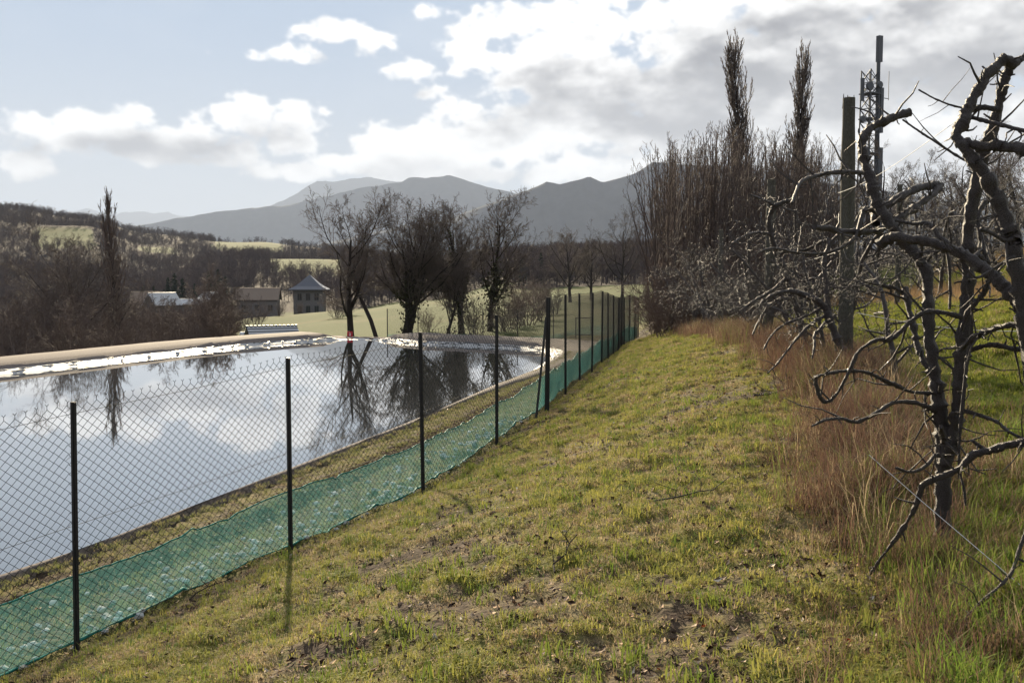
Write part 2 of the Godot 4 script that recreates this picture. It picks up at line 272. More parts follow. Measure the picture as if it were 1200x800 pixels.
func textured(m: StandardMaterial3D, t: Texture2D, bump: Texture2D, scale_: float, depth: float, world := true) -> StandardMaterial3D:
	m.uv1_triplanar = true
	m.uv1_world_triplanar = world
	m.uv1_scale = Vector3.ONE * scale_
	if t: m.albedo_texture = t
	if bump:
		m.heightmap_enabled = true
		m.heightmap_texture = bump
		m.heightmap_scale = depth
	return m

# ---------------------------------------------------------------- the lie of the land
func lin(xs: Array, ys: Array, x: float) -> float:
	var m := xs.size()
	if x <= xs[0]: return ys[0]
	for k in range(1, m):
		if x < xs[k]:
			var t: float = (x - xs[k - 1]) / (xs[k] - xs[k - 1])
			return lerpf(ys[k - 1], ys[k], t)
	return ys[m - 1]

var fence_d := []
var fence_x := []
var fence_h := []
var edge_d := []
var edge_x := []
# the four curves sampled every half metre of d, for speed
var tab := []
const TAB0 := -24.0
const TABN := 240

func prepare_tables() -> void:
	fence_d = [-24.0]; fence_x = [-22.0]; fence_h = [-2.2]
	for p in FENCE_POSTS:
		fence_d.append(-p[2]); fence_x.append(p[0]); fence_h.append(p[1])
	fence_d.append(96.0); fence_x.append(9.5); fence_h.append(-1.6)
	edge_d = [-24.0]; edge_x = [-30.0]
	for p in NEAR_EDGE:
		edge_d.append(p[1]); edge_x.append(p[0])
	edge_d.append(96.0); edge_x.append(2.3)
	var raw := []
	for k in TABN:
		var d := TAB0 + k * 0.5
		raw.append([lin(edge_d, edge_x, d), lin(fence_d, fence_x, d), lin(fence_d, fence_h, d), lin(ROW_D, ROW_X, d), lin(ROW_D, ROW_H, d)])
	for k in TABN:
		var row := PackedFloat32Array()
		for j in 5:
			if j == 3 or j == 4:
				var s := 0.0
				for q in range(-3, 4): s += raw[clampi(k + q, 0, TABN - 1)][j]
				row.append(s / 7.0)
			else: row.append(raw[k][j])
		tab.append(row)
	# smooth basin outline
	var m := POOL.size()
	for k in m:
		var a := Vector2(POOL[(k + m - 1) % m][0], POOL[(k + m - 1) % m][1])
		var b := Vector2(POOL[k][0], POOL[k][1])
		var c := Vector2(POOL[(k + 1) % m][0], POOL[(k + 1) % m][1])
		var e := Vector2(POOL[(k + 2) % m][0], POOL[(k + 2) % m][1])
		for q in 4: pool_line.append(b.cubic_interpolate(c, a, e, q / 4.0))

func curves(d: float) -> PackedFloat32Array:
	var f := clampf((d - TAB0) * 2.0, 0.0, TABN - 1.01)
	var k := int(f)
	var t := f - k
	var a: PackedFloat32Array = tab[k]
	var b: PackedFloat32Array = tab[k + 1]
	return PackedFloat32Array([lerpf(a[0], b[0], t), lerpf(a[1], b[1], t), lerpf(a[2], b[2], t), lerpf(a[3], b[3], t), lerpf(a[4], b[4], t)])

func bumps(x: float, d: float) -> float:
	return n_small.get_noise_2d(x * 2.6, d * 2.6) * 0.045 + n_small.get_noise_2d(x * 0.7 + 40.0, d * 0.7) * 0.06 + n_small.get_noise_2d(x * 7.0, d * 7.0 + 90.0) * 0.018

func hill_h(x: float, d: float) -> float:
	var q := curves(d)
	var h := 0.0
	if x < q[1]:
		var t := clampf((x - q[0] - 0.5) / maxf(q[1] - q[0] - 0.5, 0.2), 0.0, 1.0)
		h = lerpf(CREST - 0.02, q[2], t * t * (3.0 - 2.0 * t))
		h += bumps(x, d) * 0.8 * clampf((x - q[0] - 0.6) * 1.5, 0.0, 1.0)
	elif x < q[3]:
		var t := (x - q[1]) / maxf(q[3] - q[1], 0.2)
		h = lerpf(q[2], q[4], lerpf(sin(t * PI * 0.5), t, 0.5))
		h += bumps(x, d) * clampf((x - q[1]) * 2.0 + 0.3, 0.0, 1.0)
	else:
		var u := x - q[3]
		h = q[4] + 0.12 * u + 0.014 * u * u if u < 8.0 else q[4] + 1.856 + 2.0 * (1.0 - exp(-(u - 8.0) * 0.17))
		h += bumps(x, d)
	return h

func pool_distance(x: float, d: float) -> float:
	var p := Vector2(x, d)
	var best := 1e9
	var inside := false
	var m := pool_line.size()
	for k in m:
		var a := pool_line[k]
		var b := pool_line[(k + 1) % m]
		var ab := b - a
		var t := clampf((p - a).dot(ab) / ab.length_squared(), 0.0, 1.0)
		best = minf(best, (p - a - ab * t).length_squared())
		if (a.y > d) != (b.y > d) and x < a.x + (d - a.y) / (b.y - a.y) * ab.x: inside = not inside
	return -sqrt(best) if inside else sqrt(best)

func spill(x: float, d: float) -> float:
	# the crest dips to the water at the overflow
	var q := Vector2(x + 7.95, d - 52.3).length()
	return clampf(1.7 - q, 0.0, 0.6) / 0.6

func path_width(x: float, d: float) -> float:
	var q := curves(d)
	if d < 36.0 and absf(x - q[0]) < 1.0: return 0.08 + 0.06 * clampf(d - 22.0, 0.0, 14.0)
	if x > -3.0: return 2.3
	return 2.2

func far_h(x: float, d: float) -> float:
	var r := Vector2(x, d).length()
	var px := 600.0 + 1167.0 * tan(clampf(atan2(x, d), -1.2, 1.2))
	if d < 0.0: px = 2400.0 if x > 0.0 else -1200.0
	var j := 0
	while j < FAR_R.size() - 2 and r > FAR_R[j + 1]: j += 1
	var tr := clampf((r - FAR_R[j]) / (FAR_R[j + 1] - FAR_R[j]), 0.0, 1.0)
	var k := 0
	while k < FAR_PX.size() - 2 and px > FAR_PX[k + 1]: k += 1
	var tp := clampf((px - FAR_PX[k]) / (FAR_PX[k + 1] - FAR_PX[k]), 0.0, 1.0)
	tp = tp * tp * (3.0 - 2.0 * tp)
	var h: float = lerpf(lerpf(FAR_H[k][j], FAR_H[k][j + 1], tr), lerpf(FAR_H[k + 1][j], FAR_H[k + 1][j + 1], tr), tp)
	return h + n_wide.get_noise_2d(x, d) * minf(r * 0.006, 6.0)

func land(x: float, d: float) -> float:
	var r := Vector2(x, d).length()
	var f := smoothstep(46.0, 64.0, r)
	var near := 0.0
	if f < 1.0:
		var q := curves(d)
		var hill := hill_h(x, d) if x > q[0] - 1.0 else 0.0
		if x < 3.2 and x > -34.0 and d > -2.0 and d < 62.0:
			var sd := pool_distance(x, d)
			if sd < 0.0: return CREST - 0.3 - minf(2.4, -sd * 0.9) - 0.4 * spill(x, d)
			var w := path_width(x, d)
			var bank := CREST - 0.06 - 0.26 * maxf(0.0, sd - w)
			if sd < w: bank = CREST - 0.16
			var hw := smoothstep(q[0] + 0.2, q[0] + 0.7, x) if d < 40.0 else smoothstep(1.6, 3.2, x)
			near = lerpf(bank, hill, hw)
			if sd < w: near = minf(near, CREST - 0.16)
			near = lerpf(near, minf(near, WATER - 0.1), spill(x, d))
		else:
			near = hill
	if f <= 0.0: return near
	return lerpf(near, far_h(x, d), f)

func px_of(x: float, d: float) -> float:
	return 600.0 + 1167.0 * x / maxf(d, 0.001)

func is_field(x: float, d: float) -> float:
	# meadows between the woods, 0 to 1
	if d < 20.0: return 0.0
	var r := Vector2(x, d).length()
	var p := px_of(x, d) + n_wide.get_noise_2d(x * 3.0, d * 3.0) * 14.0
	var q := r * (1.0 + 0.05 * n_wide.get_noise_2d(x * 2.0 + 50.0, d * 2.0))
	if p > 45.0 and p < 112.0 and q > 590.0 and q < 705.0: return 1.0
	if p > 165.0 and p < 212.0 and q > 690.0 and q < 800.0: return 1.0
	if p > 315.0 and p < 400.0 and q > 420.0 and q < 560.0: return 1.0
	if p > 250.0 and p < 330.0 and q > 790.0 and q < 940.0: return 1.0
	if p > 255.0 and p < 800.0 and q > 40.0 and q < 205.0: return 1.0
	if p > 330.0 and p < 600.0 and q > 40.0 and q < 236.0: return 1.0
	return 0.0

# ---------------------------------------------------------------- sky
var n_cloud := FastNoiseLite.new()
var n_cloud2 := FastNoiseLite.new()
var n_cloud3 := FastNoiseLite.new()

func blob_sum(list: Array, az: float, el: float, best_only: bool) -> float:
	var best := 0.0
	var total := 0.0
	for b in list:
		var dx: float = (az - b[0]) / b[2]
		if dx > 2.6 or dx < -2.6: continue
		var dy: float = (el - b[1]) / b[3]
		if dy > 2.6 or dy < -2.6: continue
		var rr := dx * dx + dy * dy
		var e: float = b[4] * (maxf(0.0, 1.0 - rr * 0.55) if best_only else exp(-rr * 0.9))
		best = maxf(best, e)
		total += e
	return best if best_only else total

func cloud_cover(az: float, el: float, dir: Vector3) -> float:
	var p := Vector3(dir.x, dir.y * 1.6, dir.z) * 100.0
	# billowed noise gives the rounded heads, fine noise the ragged edges
	var f := 0.55 - 1.5 * absf(n_cloud.get_noise_3dv(p)) + 0.8 * n_cloud3.get_noise_3dv(p)
	var inside := (1.0 - smoothstep(27.0, 34.0, absf(az))) * (1.0 - smoothstep(15.0, 20.0, el))
	var env := 0.0
	if inside > 0.0:
		env = (minf(blob_sum(CLOUDS, az, el, true), 0.95) * 1.25 - 0.78) * inside
	if inside < 1.0:
		env += (n_cloud2.get_noise_3dv(p * 0.25) * 1.3 - 0.14) * (1.0 - inside)
	return env + f * 0.75

func sky_color(az: float, el: float) -> Color:
	var a := deg_to_rad(az)
	var e := deg_to_rad(maxf(el, 0.0))
	var dir := Vector3(sin(a) * cos(e), sin(e), -cos(a) * cos(e))
	var up := clampf(el / 90.0, 0.0, 1.0)
	var blue := Vector3(0.25, 0.275, 0.30).lerp(Vector3(0.178, 0.222, 0.285), smoothstep(0.02, 0.17, up)).lerp(Vector3(0.07, 0.12, 0.215), smoothstep(0.15, 0.8, up))
	var c := cloud_cover(az, el, dir)
	var cover := smoothstep(-0.03, 0.36, c)
	# where the cloud towards the sun is thick the underside is grey; thin edges let the light through
	var e2 := e + 0.022
	var above := cloud_cover(az - 0.3, el + 1.25, Vector3(sin(a) * cos(e2), sin(e2), -cos(a) * cos(e2)))
	var inside := (1.0 - smoothstep(27.0, 34.0, absf(az))) * (1.0 - smoothstep(15.0, 20.0, el))
	var grey := 0.0
	if inside > 0.0: grey = (blob_sum(GREY, az, el, false) - blob_sum(BRIGHT, az, el, false)) * inside
	grey += 0.35 * (1.0 - inside)
	var p2 := Vector3(dir.x, dir.y * 2.2, dir.z) * 110.0
	var soft := n_cloud.get_noise_3dv(p2) * 0.55 + n_cloud3.get_noise_3dv(p2 * 0.3) * 0.4
	var shade := smoothstep(-0.2, 1.7, clampf(above, -0.3, 0.7) * 0.7 + minf(grey, 1.1) * 0.72 + soft * 1.75)
	var white := Vector3(0.5, 0.495, 0.485)
	var dark := Vector3(0.155, 0.155, 0.164).lerp(Vector3(0.098, 0.098, 0.108), smoothstep(9.0, 13.0, el))
	var cl := white.lerp(dark, shade)
	# high thin veil
	var veil := smoothstep(0.0, 0.7, n_cloud2.get_noise_3dv(Vector3(dir.x, dir.y * 3.0, dir.z) * 60.0)) * 0.25
	var out := blue.lerp(Vector3(0.34, 0.35, 0.36), veil * 0.6).lerp(cl, cover)
	return Color(out.x, out.y, out.z)

func make_sky() -> PanoramaSkyMaterial:
	n_cloud.seed = 11
	n_cloud.frequency = 0.075
	n_cloud.fractal_octaves = 5
	n_cloud.fractal_gain = 0.55
	n_cloud3.seed = 23
	n_cloud3.frequency = 0.3
	n_cloud3.fractal_octaves = 5
	n_cloud3.fractal_gain = 0.62
	n_cloud2.seed = 5
	n_cloud2.frequency = 0.06
	n_cloud2.fractal_octaves = 3
	var lw := 720
	var lh := 360
	var low := Image.create(lw, lh, false, Image.FORMAT_RGBF)
	low.fill(Color(0.16, 0.15, 0.13))
	for y in lh / 2 + 1:
		var el := 90.0 - (y + 0.5) * 180.0 / lh
		for x in lw:
			var az := (x + 0.5) * 360.0 / lw
			low.set_pixel(x, y, sky_color(az if az < 180.0 else az - 360.0, el))
	var w := 4096
	var h := 2048
	low.resize(w, h, Image.INTERPOLATE_BILINEAR)
	var s := w / 360.0
	for y in range(int((90.0 - 19.0) * s), h / 2 + 1):
		var el := 90.0 - (y + 0.5) / s
		for x in range(int(-31.0 * s), int(31.0 * s)): low.set_pixel((x + w) % w, y, sky_color((x + 0.5) / s, el))
	var m := PanoramaSkyMaterial.new()
	m.panorama = ImageTexture.create_from_image(low)
	return m

# ---------------------------------------------------------------- materials
func make_materials() -> void:
	var grain := noise_tex(0.03, 5, 0.55, 1.0, 3)
	var relief := noise_tex(0.02, 5, 0.0, 1.0, 4)
	var fine := noise_tex(0.06, 4, 0.0, 1.0, 6)
	var streak := noise_tex(0.05, 4, 0.6, 1.0, 9)
	var g := textured(mat(Color(1.0, 1.0, 1.0), 0.95, 0.2), grain, relief, 0.9, 2.5)
	g.vertex_color_use_as_albedo = true
	M.ground = g
	M.bark_apple = textured(mat(Color(0.26, 0.205, 0.188), 0.5, 0.45), noise_tex(0.04, 6, 0.12, 1.0, 15), noise_tex(0.05, 6, 0.0, 1.0, 16), 8.0, 2.6, false)
	M.bark_dark = textured(mat(Color(0.065, 0.05, 0.044), 0.85, 0.25), grain, fine, 2.0, 1.0, false)
	M.bark_brown = textured(mat(Color(0.15, 0.113, 0.096), 0.75, 0.3), grain, fine, 2.0, 1.0, false)
	M.twig_dark = mat(Color(0.115, 0.089, 0.075), 0.75, 0.3)
	M.twig_brown = mat(Color(0.14, 0.102, 0.084), 0.7, 0.3)
	M.twig_red = mat(Color(0.11, 0.075, 0.06), 0.7, 0.3)
	M.twig_far = mat(Color(0.08, 0.062, 0.062), 0.85, 0.2)
	M.twig_bank = mat(Color(0.115, 0.086, 0.074), 0.75, 0.3)
	M.ivy = mat(Color(0.055, 0.055, 0.028), 0.75, 0.2)
	M.needle = mat(Color(0.022, 0.032, 0.02), 0.8, 0.3)
	M.post_wood = textured(mat(Color(0.21, 0.195, 0.16), 0.85, 0.3), noise_tex(0.06, 5, 0.35, 1.0, 19), noise_tex(0.06, 5, 0.0, 1.0, 20), 3.0, 1.2, false)
	M.post_wood.uv1_scale = Vector3(9.0, 0.6, 9.0)
	M.steel = mat(Color(0.022, 0.021, 0.021), 0.55, 0.35)
	M.wire = mat(Color(0.014, 0.016, 0.016), 0.6, 0.25)
	M.wire_bright = mat(Color(0.55, 0.55, 0.53), 0.35, 0.6)
	M.galvanised = mat(Color(0.075, 0.078, 0.082), 0.55, 0.4)
	var net := mat(Color(0.03, 0.185, 0.16), 0.8, 0.15)
	net.transparency = BaseMaterial3D.TRANSPARENCY_ALPHA
	net.albedo_color.a = 0.4
	net.backlight_enabled = true
	net.backlight = Color(0.36, 0.56, 0.55)
	net.cull_mode = BaseMaterial3D.CULL_DISABLED
	M.net = net
	M.hem = mat(Color(0.02, 0.2, 0.165), 0.6, 0.3)
	var wt := mat(Color(0.06, 0.066, 0.068), 0.02, 1.0)
	var wn := FastNoiseLite.new()
	wn.seed = 8
	wn.frequency = 0.012
	wn.fractal_octaves = 4
	var wtex := NoiseTexture2D.new()
	wtex.width = 512
	wtex.height = 512
	wtex.seamless = true
	wtex.as_normal_map = true
	wtex.bump_strength = 2.0
	wtex.noise = wn
	wt.normal_enabled = true
	wt.normal_texture = wtex
	wt.normal_scale = 0.028
	wt.clearcoat_enabled = true
	wt.clearcoat = 1.0
	wt.clearcoat_roughness = 0.02
	M.water = wt
	M.path = textured(mat(Color(0.28, 0.23, 0.2), 0.9, 0.3), grain, relief, 1.2, 0.8)
	M.liner = textured(mat(Color(0.62, 0.61, 0.59), 0.55, 0.4), grain, null, 0.8, 0.0)
	M.liner_dark = mat(Color(0.045, 0.045, 0.05), 0.4, 0.5)
	M.stone = textured(mat(Color(0.62, 0.62, 0.6), 0.85, 0.3), grain, relief, 3.0, 1.0, false)
	M.plaster = textured(mat(Color(0.27, 0.245, 0.235), 0.9, 0.2), grain, null, 0.3, 0.0, false)
	M.plaster_pale = textured(mat(Color(0.22, 0.2, 0.19), 0.9, 0.2), grain, null, 0.3, 0.0, false)
	M.tile_roof = textured(mat(Color(0.33, 0.25, 0.19), 0.75, 0.3), grain, null, 0.7, 0.0, false)
	M.slate = mat(Color(0.05, 0.05, 0.06), 0.28, 0.6)
	M.sheet = mat(Color(0.38, 0.38, 0.38), 0.4, 0.5)
	M.sheet_dark = mat(Color(0.10, 0.10, 0.105), 0.5, 0.4)
	M.pane = mat(Color(0.02, 0.022, 0.025), 0.1, 0.6)
	M.frame = mat(Color(0.11, 0.105, 0.1), 0.7, 0.3)
	M.timber = mat(Color(0.09, 0.06, 0.045), 0.85, 0.2)
	M.red = mat(Color(0.42, 0.02, 0.03), 0.6, 0.4)
	M.white = mat(Color(0.75, 0.75, 0.74), 0.6, 0.4)
	var gm := mat(Color(1, 1, 1), 0.7, 0.2)
	gm.vertex_color_use_as_albedo = true
	gm.backlight_enabled = true
	gm.backlight = Color(0.95, 0.95, 0.95)
	gm.cull_mode = BaseMaterial3D.CULL_DISABLED
	M.blade = gm
	var lm := mat(Color(1, 1, 1), 0.75, 0.25)
	lm.vertex_color_use_as_albedo = true
	lm.cull_mode = BaseMaterial3D.CULL_DISABLED
	M.litter = lm
	var cm := mat(Color(1, 1, 1), 0.95, 0.1)
	cm.vertex_color_use_as_albedo = true
	M.clod = cm
	M.mountain = textured(mat(Color(0.05, 0.05, 0.055), 0.95, 0.1), noise_tex(0.02, 6, 0.5, 1.0, 21), null, 0.0012, 0.0)

# ---------------------------------------------------------------- ground
func ground_color(x: float, d: float) -> Color:
	var r := Vector2(x, d).length()
	var soil := Vector3(0.125, 0.088, 0.06)
	var straw := Vector3(0.34, 0.275, 0.14)
	var green := Vector3(0.235, 0.225, 0.058)
	var lush := Vector3(0.17, 0.2, 0.035)
	var woods := Vector3(0.06, 0.045, 0.042)
	var a := n_mid.get_noise_2d(x * 1.3, d * 1.3) + 0.6 * n_small.get_noise_2d(x * 1.9, d * 1.9 + 30.0)
	var b := n_mid.get_noise_2d(x * 0.7 + 70.0, d * 0.7) + 0.5 * n_small.get_noise_2d(x * 3.3 + 11.0, d * 3.3)
	var c := straw.lerp(green, smoothstep(-0.35, 0.35, a)).lerp(soil, smoothstep(0.2, 0.55, b))
	var q := curves(d)
	if r < 66.0:
		if x > q[3] - 0.4: c = c.lerp(lush.lerp(green, smoothstep(-0.2, 0.4, a)), smoothstep(q[3] - 0.4, q[3] + 1.0, x) * 0.85)
		var foot := 1.0 - smoothstep(0.25, 0.75, absf(x - q[1] - 0.35))
		if foot > 0.0 and d < 50.0: c = c.lerp(soil * 0.8, foot * smoothstep(-0.5, 0.2, b + 0.25))
		if x < q[1] and x > q[0] and d < 44.0:
			var t := (x - q[0]) / maxf(q[1] - q[0], 0.1)
			c = soil.lerp(straw * 0.8, smoothstep(-0.3, 0.3, a) * (1.0 - smoothstep(0.25, 0.5, t))).lerp(green, smoothstep(0.5, 0.9, t) * 0.6)
		if x > q[3] + 0.6 and d > 17.0 and d < 24.0: c = c.lerp(straw * 0.6, 0.5 * smoothstep(17.0, 19.0, d))
	var f := smoothstep(48.0, 60.0, r)
	if f > 0.0:
		var fld := is_field(x, d)
		var meadow := Vector3(0.085, 0.118, 0.022).lerp(Vector3(0.125, 0.13, 0.032), smoothstep(0.0, 0.6, n_wide.get_noise_2d(x * 6.0, d * 6.0)))
		c = c.lerp(woods.lerp(meadow, fld), f)
	return Color(c.x, c.y, c.z)

func make_ground() -> void:
	var b := Buf.new()
	var angles := []
	var a := -180.0
	while a < 180.0:
		angles.append(a)
		a += 0.22 if absf(a) < 32.0 else (0.8 if absf(a) < 44.0 else 4.0)
	var cols := angles.size()
	var radii := [0.4]
	var r := 0.8
	while r < 34000.0:
		radii.append(r)
		r *= 1.018 if r < 70.0 else (1.028 if r < 1200.0 else 1.12)
	for ri in radii.size():
		for ai in cols:
			var t := deg_to_rad(angles[ai])
			var x: float = sin(t) * radii[ri]
			var d: float = cos(t) * radii[ri]
			b.v.append(Vector3(x, land(x, d), -d))
			b.c.append(ground_color(x, d))
	for ri in radii.size() - 1:
		for ai in cols:
			var p := ri * cols + ai
			var q := ri * cols + (ai + 1) % cols
			b.i.append(p); b.i.append(p + cols); b.i.append(q)
			b.i.append(q); b.i.append(p + cols); b.i.append(q + cols)
	var at := b.v.size()
	b.v.append(Vector3(0, land(0, 0), 0))
	b.c.append(ground_color(0, 0))
	for ai in cols:
		b.i.append(at); b.i.append(ai); b.i.append((ai + 1) % cols)
	b.smooth()
	var o := put("ground", b.mesh(), M.ground)
	tag(o, "grassy slope and valley floor running to the horizon", "", "", "structure")

# A sheet swept along the basin outline; profile gives (offset outwards, height) pairs.
func outline_frame() -> Array:
	var out := []
	var m := pool_line.size()
	for k in m:
		var t := (pool_line[(k + 1) % m] - pool_line[(k + m - 1) % m]).normalized()
		var nrm := Vector2(-t.y, t.x)
		var probe := pool_line[k] + nrm * 0.3
		if pool_distance(probe.x, probe.y) < 0.0: nrm = -nrm
		out.append([pool_line[k], nrm])
	return out

func make_pool() -> void:
	# water
	var poly := PackedVector2Array()
	for p in pool_line: poly.append(p)
	var grown: Array = Geometry2D.offset_polygon(poly, 0.8)
	var outer: PackedVector2Array = grown[0]
	var ids := Geometry2D.triangulate_polygon(outer)
	var verts := PackedVector3Array()
	var norms := PackedVector3Array()
	var uvs := PackedVector2Array()
	for p in outer:
		verts.append(Vector3(p.x, WATER, -p.y))
		norms.append(Vector3.UP)
		uvs.append(Vector2(p.x * 0.11, p.y * 0.22))
	var idx := PackedInt32Array()
	for k in range(0, ids.size(), 3):
		var A := verts[ids[k]]
		var B := verts[ids[k + 1]]
		var C := verts[ids[k + 2]]
		if (B - A).cross(C - A).y > 0.0: idx.append_array([ids[k], ids[k + 2], ids[k + 1]])
		else: idx.append_array([ids[k], ids[k + 1], ids[k + 2]])
	var arr := []
	arr.resize(Mesh.ARRAY_MAX)
	arr[Mesh.ARRAY_VERTEX] = verts
	arr[Mesh.ARRAY_NORMAL] = norms
	arr[Mesh.ARRAY_TEX_UV] = uvs
	arr[Mesh.ARRAY_INDEX] = idx
	var wm := ArrayMesh.new()
	wm.add_surface_from_arrays(Mesh.PRIMITIVE_TRIANGLES, arr)
	tag(put("water", wm, M.water), "still water of the reservoir", "", "", "structure")
	# path along the crest, and the liner folded over its inner edge
	var frame := outline_frame()
	var m := frame.size()
	var path := Buf.new()
	for k in m:
		var p: Vector2 = frame[k][0]
		var nn: Vector2 = frame[k][1]
		var w := path_width(p.x, p.y)
		var drop := spill(p.x, p.y) * 0.36
		var j := 0.08 * n_small.get_noise_2d(p.x * 4.0, p.y * 4.0)
		for o in [[-0.3 + j, -0.3], [j, -0.02], [w * 0.5, 0.02], [w + j * 2.0, 0.0], [w + 0.12 + j, -0.5]]:
			var q: Vector2 = p + nn * o[0]
			path.v.append(Vector3(q.x, CREST + o[1] - drop, -q.y))
	for k in m:
		for s in 4:
			var a := k * 5 + s
			var c := ((k + 1) % m) * 5 + s
			path.i.append(a); path.i.append(a + 1); path.i.append(c)
			path.i.append(c); path.i.append(a + 1); path.i.append(c + 1)
	path.smooth()
	if path.n[2].y < 0.0:
		for k in range(0, path.i.size(), 3):
			var t := path.i[k + 1]
			path.i[k + 1] = path.i[k + 2]
			path.i[k + 2] = t
		path.smooth()
	tag(put("path", path.mesh(), M.path), "beige gravel path running round the rim of the reservoir", "", "", "structure")
	var liner := thing("pool_liner", Vector3.ZERO, "wrinkled white plastic liner round the edge of the reservoir", "pool liner")
	var sheet := Buf.new()
	var ballast := Buf.new()
	var rows := 9
	var fine := 10
	var count := m * fine
	for k in count:
		var k0 := k / fine
		var t := float(k % fine) / fine
		var p: Vector2 = frame[k0][0].lerp(frame[(k0 + 1) % m][0], t)
		var nn: Vector2 = frame[k0][1].lerp(frame[(k0 + 1) % m][1], t).normalized()
		var drop := spill(p.x, p.y)
		for s in rows:
			var f := float(s) / (rows - 1)
			var wr := n_small.get_noise_2d(p.x * 4.0 + s * 0.5, p.y * 4.0 - s * 0.4) * 0.09 * sin(f * PI)
			var q := p + nn * (-0.2 - f * 0.5 + wr)
			sheet.v.append(Vector3(q.x, lerpf(CREST - 0.2 - drop * 0.16, WATER - 0.02, f) + wr * 0.55 + 0.025 * sin(f * PI), -q.y))
	for k in count:
		for s in rows - 1:
			var a := k * rows + s
			var c := ((k + 1) % count) * rows + s
			sheet.i.append(a); sheet.i.append(c); sheet.i.append(a + 1)
			sheet.i.append(c); sheet.i.append(c + 1); sheet.i.append(a + 1)
	sheet.smooth()
	if sheet.n[2].y < 0.0:
		for k in range(0, sheet.i.size(), 3):
			var t := sheet.i[k + 1]
			sheet.i[k + 1] = sheet.i[k + 2]
			sheet.i[k + 2] = t
		sheet.smooth()
	put("plastic_sheet", sheet.mesh(), M.liner, liner)
	# dark folds of the under-liner that stick out along the rim
	for k in count:
		if k % 2 != 0: continue
		var k0 := k / fine
		var p: Vector2 = frame[k0][0].lerp(frame[(k0 + 1) % m][0], float(k % fine) / fine)
		var nn: Vector2 = frame[k0][1]
		if spill(p.x, p.y) > 0.1 or rng.randf() < 0.1 or p.y < 36.0 and p.x > -12.0: continue
		var tt := Vector2(-nn.y, nn.x)
		var f := rng.randf_range(0.1, 0.75)
		var q := p - nn * (0.2 + f * 0.5)
		var l := rng.randf_range(0.1, 0.9)
		if p.x < -11.5 and rng.randf() < 0.5: continue
		var y := lerpf(CREST - 0.2, WATER - 0.02, f) + 0.025
		var pts := PackedVector3Array()
		var rad := PackedFloat32Array()
		for s in 5:
			var e := q + tt * l * (s / 4.0 - 0.5) + nn * rng.randf_range(-0.05, 0.05)
			pts.append(Vector3(e.x, y + rng.randf_range(-0.015, 0.015), -e.y))
			rad.append([0.004, 0.018, 0.03, 0.02, 0.004][s] * rng.randf_range(0.7, 1.2))
		ballast.tube(pts, rad, 5, false)
	var fo := put("dark_fold", ballast.mesh(), M.liner_dark, liner)
	fo.set_meta("kind", "stuff")

